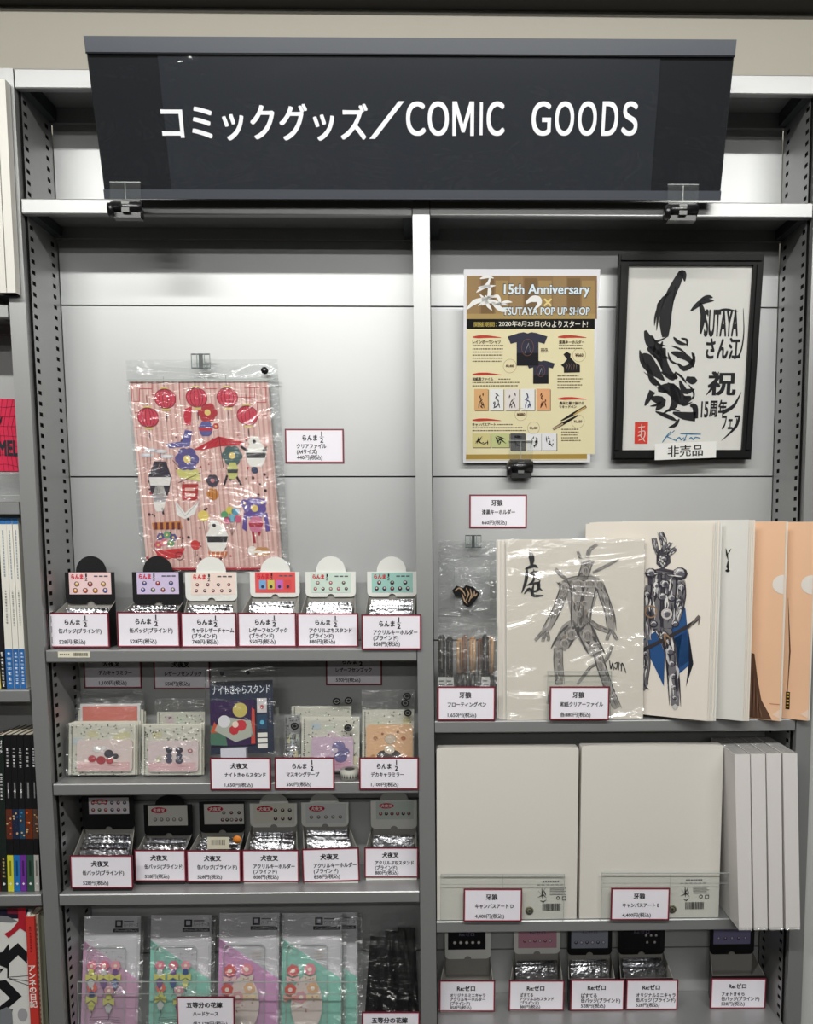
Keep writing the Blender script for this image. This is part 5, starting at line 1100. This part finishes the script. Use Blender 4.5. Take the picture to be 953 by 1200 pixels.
b = MB(); b.box(-w * .3, w * .06, -.012, -.0003, h * .05, h * .26, ink((205, 205, 215), .3)); b.cyl((-w * .12, -.0128, h * .12), (-w * .12, -.012, h * .12), .0022, ink((70, 70, 74)), 12); b.build('white_stand', e)
b = MB()
pts = []; r = .008
for cx, cz, a0 in ((w / 2 - r, r, -PI / 2), (w / 2 - r, h - r, 0), (-w / 2 + r, h - r, PI / 2), (-w / 2 + r, r, PI)):
    for i in range(5): pts.append((cx + r * math.cos(a0 + i * PI / 8), cz + r * math.sin(a0 + i * PI / 8)))
b.poly(pts, FILMS, -.0150)
for i in range(20):
    a, c = pts[i], pts[(i + 1) % 20]; k = .94
    b.add([(a[0], -.0148, a[1]), (c[0], -.0148, c[1]), (c[0] * 1.04, .001, c[1]), (a[0] * 1.04, .001, a[1])], [(0, 1, 2, 3)], FILMS)
b.build('blister_shell', e)
b = MB()
for x in (-.25, .12): b.cyl((x * w, -.0165, h * .94), (x * w, -.0157, h * .94), .003, ink((60, 62, 66)), 14)
b.build('rivet', e)
# right-hand packets
pack(342, 826, 412, 906, .078, .068, 'patterned packet standing behind the lilac case, right of the blister pack', None, hdr=.02, seed=60)
pack(334, 838, 352, 905, .058, .050, 'narrow empty looking clear packet right of the blister pack', None, backc=(140, 142, 142), seed=61)
pack(353, 840, 421, 905, .050, .036, 'front packet with a lilac printed case beside the masking tape roll', wallet(.18, .04, .9, .64, (205, 180, 200), 3), seed=62)
pack(424.5, 808, 485, 906, .060, .040, 'packet with a peach printed case beside the middle post', wallet(.08, .04, .98, .58, (228, 184, 142), 4), hdr=.24, seed=63)
M, w, h = rct(397, 898, 421, 912.5, .006)
e = empty('masking_tape_roll', 'small grey patterned masking tape roll lying between two price cards', 'tape roll', loc=(M.translation.x, .018, ZL2 + .0005))
b = MB(); b.cyl((0, 0, 0), (0, 0, .015), w / 2 * .95, ink((176, 176, 168)), 24); b.build('tape', e)
b = MB()
for k in range(8):
    a = -PI / 2 + (k - 3.5) * .3; r = w / 2 * .95 + .0004
    b.add([(r * math.cos(a - .06), r * math.sin(a - .06), .004), (r * math.cos(a + .06), r * math.sin(a + .06), .004), (r * math.cos(a), r * math.sin(a), .011)], [(0, 1, 2)], BLK)
b.build('pattern', e)
b = MB(); b.cyl((0, 0, .0149), (0, 0, .0155), w / 2 * .5, ink((60, 60, 60)), 20); b.build('core', e)
rl = ['black oval sticker above the lilac case, left one', 'black oval sticker above the lilac case, right one', 'black oval sticker, topmost over the peach case', 'black oval sticker, second over the peach case', 'black oval sticker, lowest over the peach case', 'black oval sticker on the narrow clear packet', 'faint oval sticker on the lilac case packet']
for (px, py, Y), lb in zip([(394.5, 822, .066), (408.5, 821, .066), (477, 816, .044), (475, 824, .044), (478, 835.5, .042), (345.5, 851, .040), (408, 853, .034)], rl):
    M, w, h = rct(px - 4.8, py - 4.2, px + 4.8, py + 4.2, Y)
    b = MB(); b.prism([(w / 2 * math.cos(i * PI / 8), h / 2 + h / 2 * math.sin(i * PI / 8)) for i in range(16)], 0, .0004, ink((30, 30, 32), .3)); b.ring(0, h / 2, w * .3, .0005, ink((160, 160, 155)), -.0003, 14, h * .28)
    tag(b.build('oval_sticker', matrix=M), lb, 'sticker', 'black oval stickers')

# ------------------------------------------------------------------ phone case packs
def casepack(tl, tr, br, bl, Yt, Yb, c, label, seed, gear):
    M, w, h = frm(tl, tr, br, bl, Yt, Yb, ZS['L4'])
    e = empty('phone_case_pack', label, 'phone case', 'bagged phone cases on the lowest left shelf', matrix=M)
    b = MB(); b.box(-w / 2, w / 2, 0, .001, 0, h, ink((205, 203, 208), .4)); b.build('backing_card', e)
    b = MB(); b.poly([(-w / 2, 0.0005), (w / 2, .0005), (w / 2, h * .47), (-w / 2, h * .80)], ink(c, .4), -.0002)
    b.poly([(-w / 2, h * .80), (-w / 2, h * .72), (-w * .3, h * .71)], ink(tuple(int(v * .75) for v in c)), -.0003); b.build('diagonal_print', e)
    b = MB(); b.rect(w * .05, h * .905, w * .18, h * .965, BLK, -.0004); b.text('ハードケース', w * .2, h * .91, w * .46, h * .94, m=ink((70, 60, 80)), y=-.0005); b.rect(w * .2, h * .95, w * .38, h * .96, ink((110, 100, 120)), -.0004)
    b.rect(w * .02, h * .865, w * .47, h * .895, BLK, -.0004); b.text('iPhone8/7/6s/6', w * .05, h * .872, w * .44, h * .888, m=ink((170, 165, 175)), y=-.0006); b.rect(w * .08, h * .92, w * .15, h * .955, ink((190, 185, 200)), -.0006); b.build('lettering', e)
    # clear phone case
    X0, X1, Z1, r = -w * .42, w * .28, h * .76, .009; Zb = -h * .02 + .004
    pts = []
    for cx, cz, a0 in ((X1 - r, Zb + r, -PI / 2), (X1 - r, Z1 - r, 0), (X0 + r, Z1 - r, PI / 2), (X0 + r, Zb + r, PI)):
        for i in range(5): pts.append((cx + r * math.cos(a0 + i * PI / 8), cz + r * math.sin(a0 + i * PI / 8)))
    b = MB(); b.poly(pts, film('case_plastic', bump=.2, base=.05, milk=.08, rough=.05), -.004)
    for k in range(20): 
        a, d = pts[k], pts[(k + 1) % 20]; b.add([(a[0], -.0043, a[1]), (d[0], -.0043, d[1]), (d[0] * .965, -.0046, d[1] * .985 + .001), (a[0] * .965, -.0046, a[1] * .985 + .001)], [(0, 1, 2, 3)], ACEDGE)
    cc = b.build('clear_case', e)
    b = MB(); b.ring(X0 + .013, Z1 - .011 - (.008 if gear == 0 else 0), .0075, .0009, ACEDGE, -.0048, 18, .012 if gear == 0 else .006); b.build('camera_cutout', cc)
    # plain posy of coloured shapes where the printed characters are
    b = MB(); random.seed(seed); hair = [(220, 130, 150), (214, 120, 140), (226, 158, 170), (224, 110, 100), (206, 150, 160)]
    cl = [(70, 90, 140), (206, 205, 110), (200, 200, 200), (120, 90, 140)]
    if gear == 0:
        P5 = [(-.32, .60), (-.10, .60), (.10, .60), (-.30, .42), (.0, .40)]
        for i, (x, z) in enumerate(P5):
            x *= w; z *= h
            for q in range(6): b.disc(x + .0048 * math.cos(q * PI / 3 + i), z + .0048 * math.sin(q * PI / 3 + i), .0036, ink(hair[i]), -.005 - .00002 * q - .0002 * i, 8)
            b.disc(x, z, .0026, ink((238, 222, 205)), -.0062, 10)
            b.poly([(x - .003, z - .005), (x + .003, z - .005), (x + .005, z - .014), (x - .005, z - .014)], ink(cl[(i + seed) % 4]), -.0061)
            b.poly([(x - .009, z - .012), (x, z - .016), (x + .009, z - .012), (x + .009, z - .024), (x, z - .019), (x - .009, z - .024)], ink((208, 204, 118)), -.0062)
            b.poly([(x - .006, z - .026), (x, z - .020), (x + .006, z - .026), (x + .002, z - .036), (x - .002, z - .036)], ink(cl[(i + seed + 1) % 4]), -.0063)
            b.brush([(x, z - .034), (x + .002, z - .042), (x - .002, z - .05)], ink((90, 80, 100)), -.0064, .0012, (1, 1, .4))
        for k in range(12): b.disc(random.uniform(X0 + .01, X1 - .005), random.uniform(h * .62, h * .74), .0008, ink((110, 60, 80)), -.005, 5)
        for k in range(5): b.brush([(X0 + .008, h * (.18 - .02 * k)), (0, h * (.185 - .02 * k)), (X1 - .006, h * (.175 - .02 * k))], ink((120, 100, 110)), -.0049, .0006, (1, 1, 1))
    else:
        P5 = [(-.3, .55), (-.02, .56), (-.34, .40), (.03, .41), (-.16, .34)]
        b.disc((X0 + X1) / 2, h * .28, .026, ink((222, 205, 200)), -.0049, 20, .046)
        for i, (x, z) in enumerate(P5):
            x *= w; z *= h; cc_ = [(214, 110, 110), (226, 150, 160), (214, 90, 80), (226, 180, 140), (224, 160, 170)][i]
            for q in range(7): b.disc(x + .006 * math.cos(q * PI / 3.5 + i), z + .006 * math.sin(q * PI / 3.5 + i), .0042, ink(cc_), -.0051 - .00002 * q - .0002 * i, 8)
            b.disc(x, z, .0036, ink((242, 226, 214)), -.0064, 10)
            b.poly([(x - .011, z - .008), (x, z - .012), (x + .011, z - .008), (x + .010, z - .02), (x, z - .015), (x - .010, z - .02)], ink([(230, 190, 190), (214, 205, 190), (228, 160, 150), (232, 208, 170), (230, 215, 210)][i]), -.0062)
            for q in range(4): b.disc(x + random.uniform(-.01, .01), z - .012 - random.uniform(0, .012), .0012, ink((196, 130, 130)), -.0066, 6)
        for k in range(3): b.brush([(X1 - .022, h * (.70 - .025 * k)), (X1 - .006, h * (.705 - .025 * k))], ink((190, 170, 150)), -.0049, .001, (1, 1, 1))
    b.build('case_print', cc)
    b = MB(); b.grid(lambda u, v: (-w / 2 - .002 + (w + .011) * u, -.0085 + .0016 * noise.noise(Vector((u * 4 + seed, v * 5, seed))), h * (-.005 + 1.01 * v)), 16, 22, FILM)
    b.grid(lambda u, v: (w / 2 - .002 + .011 * u, -.0092 + .003 * noise.noise(Vector((u * 4, v * 17, seed))), h * v), 4, 36, FILMW); b.build('bag_film', e)
    return e
ZL4 = ZS['L4']
casepack((100.4, 1073), (168.5, 1073.5), (160, 1217), (95, 1217), .066, .034, (214, 168, 198), 'pink phone case pack with white diagonal, beside the left slotted panel', 1, 0)
casepack((182.4, 1072.5), (253, 1072.5), (246, 1217), (174, 1217), .075, .045, (146, 208, 192), 'mint phone case pack with white diagonal, second from the left', 2, 0)
casepack((259, 1070), (329, 1070), (326, 1217), (255, 1217), .075, .045, (218, 160, 206), 'bright pink phone case pack, third from the left', 3, 1)
casepack((348, 1070), (418, 1069), (419, 1214), (349, 1214), .092, .062, (150, 212, 196), 'rear mint phone case pack peeping out behind the front one', 5, 1)
casepack((332, 1070), (402, 1070), (400, 1217), (329, 1217), .075, .045, (150, 212, 196), 'front mint phone case pack with cluster of pink shapes, fourth from left', 4, 1)

# black bagged shirts
def blackbag(x0t, x1t, yt, x0b, x1b, Yt, Yb, seed, label):
    M, w, h = frm((x0t, yt), (x1t, yt), (x1b, 1216), (x0b, 1216), Yt, Yb)
    e = empty('bagged_garment', label, 'bagged garment', 'black folded garments in clear bags', matrix=M)
    wt = (P(x1t, yt, Yt) - P(x0t, yt, Yt)).length
    b = MB()
    for sg in (-1, 1):
        def fn(u, v):
            ww = wt + (w * 2 - wt - w) * (1 - v) if False else w * (1.25 - .5 * v)
            ed = (4 * u * (1 - u) + .001) ** .4 * min(1, (v * 8 + .2)) * min(1, (1 - v) * 5 + .05)
            return (-ww / 2 + ww * u, sg * .006 * ed + .004 * noise.noise(Vector((u * 3 + seed, v * 2.2, seed * 2.3))), h * .86 * v)
        k = len(b.f); b.grid(fn, 12, 24, BLKBAG)
        if sg > 0: b.f[k:] = [tuple(reversed(f)) for f in b.f[k:]]
    b.build('folded_cloth', e)
    b = MB(); b.grid(lambda u, v: ((-1 + 2 * u) * w * .66 * (1 - .35 * v) + .003 * math.sin(v * 9 + seed), -.012 + .006 * noise.noise(Vector((u * 5 + seed, v * 3, seed))) + .012 * v * v, h * v), 18, 30, film('bag_film_thin', bump=.9, bscale=22, base=.05, milk=.005, rough=.12)); b.build('bag_film', e)
for k, (a, c, yt, d, f_, Yt, Yb) in enumerate([(462, 489, 1066, 462, 489, .085, .078), (452, 480, 1070, 446, 478, .066, .060), (443, 471, 1078, 428, 462, .048, .042)]):
    blackbag(a, c, yt, d, f_, Yt, Yb, k * 2 + 1, ['rearmost black bagged garment against the middle post', 'middle black bagged garment of three on the lowest left shelf', 'front black bagged garment leaning right, left one of three'][k])

# ------------------------------------------------------------------ neighbouring bay on the left
nb = empty('shelving_unit', 'neighbouring silver shelving unit cut off by the left picture edge, with books', 'shelving', loc=(-.3, .05, 0))
XN = -PW - .0008
post(XN - .0003 - .0 - .0245, XN - .0003, nb) if False else None
b = MB(); b.box(-.62, XN - .0012, D + .001, D + .01, .3, ZTOP - .01, STEELB, True); o = b.build('back_panel'); o.parent = nb; o.matrix_parent_inverse = nb.matrix_basis.inverted()
NS = dict(n0=zat(357, 0, 10), n1=zat(588.5, 0, 10), n2=zat(809, 0, 10), n3=zat(1049, 0, 10), n4=zat(1262, 0, 10))
for k in NS: shelf(-.62, XN - .0006, NS[k], HL, nb)
b = MB(); b.box(-.645, -.6215, 0, D, ZBOT, ZTOP, STEEL, True); o = b.build('upright_post'); o.parent = nb; o.matrix_parent_inverse = nb.matrix_basis.inverted()
b = MB(); b.box(-.62, XN - .0006, 0, D, ZTOP - .006, ZTOP + .003, mat('dark_cap', (40, 40, 42), .5), True); o = b.build('top_cap'); o.parent = nb; o.matrix_parent_inverse = nb.matrix_basis.inverted()
# sign frame hanging at its top
WF = mat('white_frame', (214, 212, 204), 0.4)
zt, zb = zat(86, -.03, 8), zat(344, -.012, 20)
xr = P(20, 344, -.012).x
e = empty('hanging_signboard', 'pale frame of a hanging display panel cut off by the upper left edge', 'display frame', loc=(xr, -.012, zb))
hh = zt - zb
b = MB(); b.box(-.012, 0, -.004, .010, 0, hh, WF, False); b.box(-.0135, -.012, -.001, .010, 0, hh, mat('frame_groove', (120, 116, 108), .5)); b.box(-.022, -.0135, -.004, .010, 0, hh, WF); b.build('side_stile', e)
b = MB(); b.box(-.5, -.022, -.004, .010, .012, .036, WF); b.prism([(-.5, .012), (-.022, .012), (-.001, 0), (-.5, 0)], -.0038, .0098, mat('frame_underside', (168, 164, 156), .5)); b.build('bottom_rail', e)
b = MB(); b.box(-.5, -.022, .0, .008, .036, .12, mat('dark_pane', (40, 40, 48), .25)); b.box(-.5, -.022, .0, .008, .12, hh, mat('pale_pane', (206, 204, 198), .4)); b.box(-.5, -.022, -.002, 0, .118, .124, WF); b.build('display_pane', e)

def book(x0, x1, y0, zs, Y, m_, label, group, paint=None, dx=0, name='book', depth=.075):
    """spine facing front; px edges at its foot, dx = sideways lean of the top in px"""
    zt = zat(y0, Y, x0); X0, X1 = P(x0, 1000 if y0 > 1000 else 800, Y).x, 0
    return None
def spine(px0t, px1t, pyt, px0b, px1b, zs, Y, col, label, group, paint=None, depth=.07):
    pyb = 0
    A = P(px0t, pyt, Y); B = P(px1t, pyt, Y); z0 = zs + .0006
    # foot x from px at the foot height
    def xz(px, z):
        for py in range(int(pyt), 1400):
            q = P(px, py, Y)
            if q.z <= z: return q.x
        return q.x
    C0, C1 = xz(px0b, z0), xz(px1b, z0)
    ox = (C0 + C1) / 2; w = C1 - C0; h = A.z - z0; sh = ((A.x + B.x) - (C0 + C1)) / 2
    ang = math.atan2(sh, h)
    M = Matrix.Translation((ox, Y, z0)) @ Matrix.Rotation(ang, 4, 'Y')
    e = empty('book', label, 'book', group, matrix=M)
    b = MB(); b.box(-w / 2, w / 2, 0, .0008, 0, h, col); b.box(-w / 2, -w / 2 + .0006, .0008, depth, 0, h, col); b.box(w / 2 - .0006, w / 2, .0008, depth, 0, h, col); b.build('cover', e)
    b = MB(); b.box(-w / 2 + .0007, w / 2 - .0007, .0009, depth - .002, .001, h - .001, ink((205, 198, 180))); b.build('pages', e)
    if paint:
        b = MB(); paint(b, w, h); b.build('spine_print', e)
    return e
BLU = (60, 120, 175)
def pblue(title, sub):
    def f(b, w, h):
        b.rect(-w / 2, 0, w / 2, h * .235, ink((40, 100, 165)), -.0003); b.rect(-w / 2, h * .965, w / 2, h, ink((50, 110, 170)), -.0003)
        b.vdash(0, h * .215, h * .03, w * .6, ink((225, 235, 240))); b.vdash(0, h * .58, h * .38, w * .34, ink((80, 80, 84)))
        random.seed(len(title)); z = h * .93
        while z > h * .66:
            q = random.uniform(.002, .005); b.rect(-w * .1, z - q, w * .1, z, ink((150, 160, 170)), -.0004); z -= q + .001
    return f
CR = mat('cream_book', (226, 224, 214), .35)
Y = .012
spine(-1.5, 6.2, 607, 8.2, 16.8, NS['n2'], Y, CR, 'cream and blue book, leftmost of the three slim ones', 'cream and blue books in the left bay', pblue('a', ''))
spine(6.8, 13.6, 607, 17.6, 24, NS['n2'], Y, CR, 'cream and blue book, middle one of the three', 'cream and blue books in the left bay', pblue('bb', ''))
spine(14.2, 20.8, 607, 24.6, 31, NS['n2'], Y, CR, 'cream and blue book leaning by the left post', 'cream and blue books in the left bay', pblue('ccc', ''))
spine(-9, -2, 640, 2.0, 7.6, NS['n2'], Y, ink((28, 24, 26)), 'dark book with yellow foot cut by the left edge', 'dark books in the left bay', lambda b, w, h: (b.rect(-w / 2, 0, w / 2, h * .28, ink((22, 22, 24)), -.0003), b.vdash(0, h * .26, h * .03, w * .6, ink((225, 225, 225)))))
spine(-18, -9.6, 640, -6, 1.4, NS['n2'], Y, ink((80, 24, 36)), 'maroon book with yellow foot cut by the left edge', 'dark books in the left bay', lambda b, w, h: b.rect(-w / 2, 0, w / 2, h * .28, ink((205, 200, 90)), -.0003))
def pcomic(num, foot, pic):
    def f(b, w, h):
        b.rect(-w / 2, 0, w / 2, h * .235, ink(foot), -.0003)
        b.vdash(0, h * .915, h * .80, w * .5, ink((225, 225, 225))); b.rect(-w * .12, h * .60, w * .12, h * .70, ink((120, 120, 120)), -.0004)
        if num: b.text(num, 0, h * .635, size=w * .75, m=ink((230, 230, 230)), align='C', bold=.03, y=-.0007)
        random.seed(len(str(num)) + sum(pic)); 
        b.rect(-w / 2, h * .34, w / 2, h * .53, ink(tuple(int(v * .5) for v in pic)), -.0003)
        for k in range(9): b.disc(random.uniform(-w * .35, w * .35), h * random.uniform(.36, .51), w * .16, ink(random.choice([pic, (200, 170, 120), (50, 50, 60)])), -.0004 - .00002 * k, 7)
        b.disc(0, h * .05, w * .22, ink((225, 225, 225)), -.0005, 4); b.rect(-w * .15, h * .10, w * .15, h * .2, ink(tuple(int(v * .6) for v in foot)), -.0005)
    return f
DKB = mat('black_book', (24, 23, 25), .4)
xs = [(9.5, 16.6, (206, 204, 60), '1', (190, 90, 60), 'black comic with yellow foot, number 1 on spine'), (17, 24.2, (30, 110, 180), '4', (60, 80, 130), 'black comic with blue foot, number 4 on spine'),
      (24.6, 31.6, (110, 50, 150), '5', (70, 130, 180), 'black comic with purple foot, number 5 on spine'), (32.2, 40.4, (50, 78, 66), '', (210, 90, 40), 'black comic with dark green foot, beside the purple one'), (40.8, 46.6, (175, 172, 168), '', (150, 110, 90), 'black comic with grey foot beside the left post')]
for x0, x1, ft_, n_, pc, lb in xs: spine(x0 - 4.6, x1 - 5.2, 861, x0, x1, NS['n3'], .012, DKB, lb, 'black comics in the left bay', pcomic(n_, ft_, pc))
spine(-4, 4.2, 862, 1.6, 9.0, NS['n3'], .012, ink((26, 36, 32)), 'dark book with white kana title left of the black comics', 'books left of the comics', lambda b, w, h: (b.vtext('ゴメラ', 0, h * .97, w * .7, ink((225, 225, 225))), b.vdash(0, h * .76, h * .6, w * .5, ink((205, 205, 205))), b.vdash(0, h * .22, h * .1, w * .5, ink((205, 180, 120))), b.disc(0, h * .05, w * .25, ink((225, 225, 225)), -.0005, 4)))
spine(-16, -5.2, 866, -10, 0.6, NS['n3'], .012, ink((110, 30, 30)), 'red brown book cut by the left edge beside the comics', 'books left of the comics')
# thin film over the comics
# lower shelf: red diary, grey books, white cat-print cover
spine(30, 39.6, 1074.5, 38.6, 48.4, NS['n4'], .006, ink((196, 58, 52), .4), 'red slim book with large white spine title, beside the white picture book', 'books on the lowest left shelf', lambda b, w, h: (b.vtext('アンネの日記', 0, h * .70, w * .92, ink((232, 226, 218)), pitch=.98, bold=.03), b.vdash(0, h * .94, h * .78, w * .32, ink((110, 24, 30)))))
spine(40.6, 44.6, 1072, 49.0, 53, NS['n4'], .012, ink((150, 146, 128)), 'grey beige slim book next to the red book', 'books on the lowest left shelf', lambda b, w, h: [b.rect(-w * .15, h * (.93 - k * .03), w * .15, h * (.945 - k * .03), ink((90, 88, 78))) for k in range(26)])
spine(45.2, 51.5, 1069, 53.6, 59, NS['n4'], .020, ink((112, 112, 98)), 'darker grey book between the beige book and the post', 'books on the lowest left shelf')
M, w, h = frm((-60, 1066), (30, 1070), (37, 1232), (-52, 1232), .012, .010)
e = empty('picture_book', 'white picture book cover with black angular shapes and a red stroke', 'book', 'books on the lowest left shelf', matrix=M)
b = MB(); b.box(-w / 2, w / 2, 0, .008, 0, h, ink((214, 214, 210), .35)); b.build('cover', e)
b = MB()
def cu(px, py): q = M.inverted() @ P(px, py, .011); return q.x, q.z
def c5(x, y): return cu(x / 7.06, 1030 + y / 7.06)
b.poly([c5(*p) for p in [(-60, 250), (235, 250), (210, 330), (60, 330), (-60, 300)]], ink((28, 26, 44)), -.0004); b.rect(*c5(60, 290), *c5(205, 245), ink((104, 28, 44)), -.0006)
b.poly([c5(*p) for p in [(-60, 300), (60, 310), (150, 352), (100, 362), (-60, 356)]], ink((120, 120, 124)), -.0006)
b.poly([c5(*p) for p in [(35, 455), (95, 420), (150, 350), (150, 240), (212, 240), (214, 440), (165, 408), (70, 490)]], ink((168, 34, 48)), -.0008)
for pts in [[(-60, 610), (20, 605), (72, 535), (76, 590), (148, 530), (225, 605), (225, 700), (150, 630), (75, 700), (72, 820), (60, 820), (60, 740), (-60, 690)], [(0, 840), (50, 835), (182, 968), (60, 1075), (-60, 1180), (-60, 1100), (85, 985), (0, 905), (-60, 880)], [(0, 742), (36, 738), (0, 780)], [(60, 1200), (110, 1075), (0, 1090), (-60, 1300)]]: b.poly([c5(*p) for p in pts], ink((24, 24, 28)), -.0005)
for a, c in (((75, 810), (240, 798)), ((75, 820), (242, 845)), ((78, 824), (242, 880))): b.brush([c5(*a), c5(*c)], ink((24, 24, 28)), -.0007, .0009, (1, 1, 1))
b.poly([c5(*p) for p in [(0, 1085), (60, 1055), (100, 1075), (110, 1200), (0, 1200)]], ink((120, 124, 128)), -.0009); b.disc(*c5(190, 1120), .008, ink((160, 158, 162)), -.0007, 14, .011)
b.build('cover_print', e)
# pink pouch above
M, w, h = frm((-50, 466), (18.5, 468), (23.5, 552), (-46, 552), .03, .03)
e = empty('pink_pouch', 'red pink printed pouch with dark lettering, cut by the left edge', 'pouch', matrix=M)
b = MB(); r = .006; pts = [(-w / 2, 0), (w / 2, 0), (w / 2, h - r)] + [(w / 2 - r + r * math.cos(a), h - r + r * math.sin(a)) for a in (.4, .8, 1.2, 1.57)] + [(-w / 2, h)]
b.prism(pts, 0, .012, ink((205, 48, 78), .35)); b.build('pouch_body', e)
b = MB(); 
for k in range(7): b.brush([(w / 2 - .03 + .008 * k, h), (w / 2 - .034 + .006 * k, h * .6), (w / 2 - .03 + .007 * k, 0)], ink((120, 24, 50)), -.0004, .0006, (1, 1, 1)); b.brush([(w / 2 - .06, h * (.08 + k * .14)), (w / 2 - .02, h * (.10 + k * .13)), (w / 2, h * (.06 + k * .14))], ink((120, 24, 50)), -.0004, .0006, (1, 1, 1))
b.build('line_print', e)
b = MB(); b.text('MEL', w / 2 - .030, h * .22, w / 2 - .001, h * .42, m=ink((30, 40, 46)), bold=.04); b.brush([(w / 2 - .03, h * .6), (w / 2 - .023, h * .76)], ink((24, 24, 28)), -.0006, .004); b.build('lettering', e)
M, w, h = frm((-50, 552.5), (23.5, 552.5), (25.5, 588), (-48, 588), .028, .028)
e = empty('clear_tray', 'clear plastic display tray under the red pink pouch', 'tray', matrix=M)
b = MB(); b.rect(-w / 2, 0, w / 2, h * .98, film('tray_plastic', bump=.2, base=.1, milk=.3), 0); b.box(-w / 2, w / 2, .002, .06, h * .94, h * .98, film('tray_plastic')); b.build('tray_wall', e)
b = MB(); b.box(-w / 2, w / 2, -.001, .0025, h * .18, h * .22, ACEDGE); b.build('tray_rim', e)

# ------------------------------------------------------------------ room behind the camera
TUBE = bpy.data.materials.new('lit_tube'); TUBE.use_nodes = True
nt = TUBE.node_tree; em = nt.nodes.new('ShaderNodeEmission'); em.inputs[1].default_value = 6; nt.links.new(em.outputs[0], nt.nodes['Material Output'].inputs[0])
for i, yy_ in enumerate(LAMPY):
    e = empty('ceiling_light', ['ceiling tube light over the aisle nearest the shelves', 'ceiling tube light over the middle of the shop', 'ceiling tube light farthest from the shelves'][i], 'ceiling light', 'ceiling tube lights', loc=(.55, yy_, 2.5))
    b = MB(); b.box(-1.35, 1.35, -.06, .06, .02, .119, mat('white_fixture', (225, 225, 222), .4)); b.build('housing', e)
    b = MB(); b.cyl((-1.3, 0, .006), (1.3, 0, .006), .013, TUBE, 14); b.build('tube', e)
# shelves across the aisle (seen only as reflections)
oc = empty('shelving_unit', 'dark shelving unit of books across the aisle behind the camera', 'shelving', loc=(.5, -3.9, 0))
def opart(b, n): o = b.build(n); o.parent = oc; o.matrix_parent_inverse = oc.matrix_basis.inverted(); return o
DKS = mat('dark_shelf', (48, 50, 54), .6)
b = MB(); b.box(-1.6, 2.6, -4.1, -4.08, 0, 1.9, DKS); opart(b, 'back_panel')
for k in range(6): b = MB(); b.box(-1.6, 2.6, -4.08, -3.8, .2 + k * .33, .22 + k * .33, DKS); opart(b, 'shelf_board')
random.seed(11); b = MB()
for k in range(5):
    x = -1.55
    while x < 2.5:
        q = random.uniform(.015, .04); c = random.choice([(120, 40, 40), (60, 80, 120), (150, 150, 150), (60, 60, 70), (140, 130, 90), (50, 90, 70), (190, 190, 190)])
        b.box(x, x + q, -4.05, -3.86, .222 + k * .33, .222 + k * .33 + random.uniform(.19, .27), ink(c)); x += q + .002
o = b.build('books'); tag(o, 'rows of books on the shelves across the aisle behind the camera', 'books', kind='stuff')
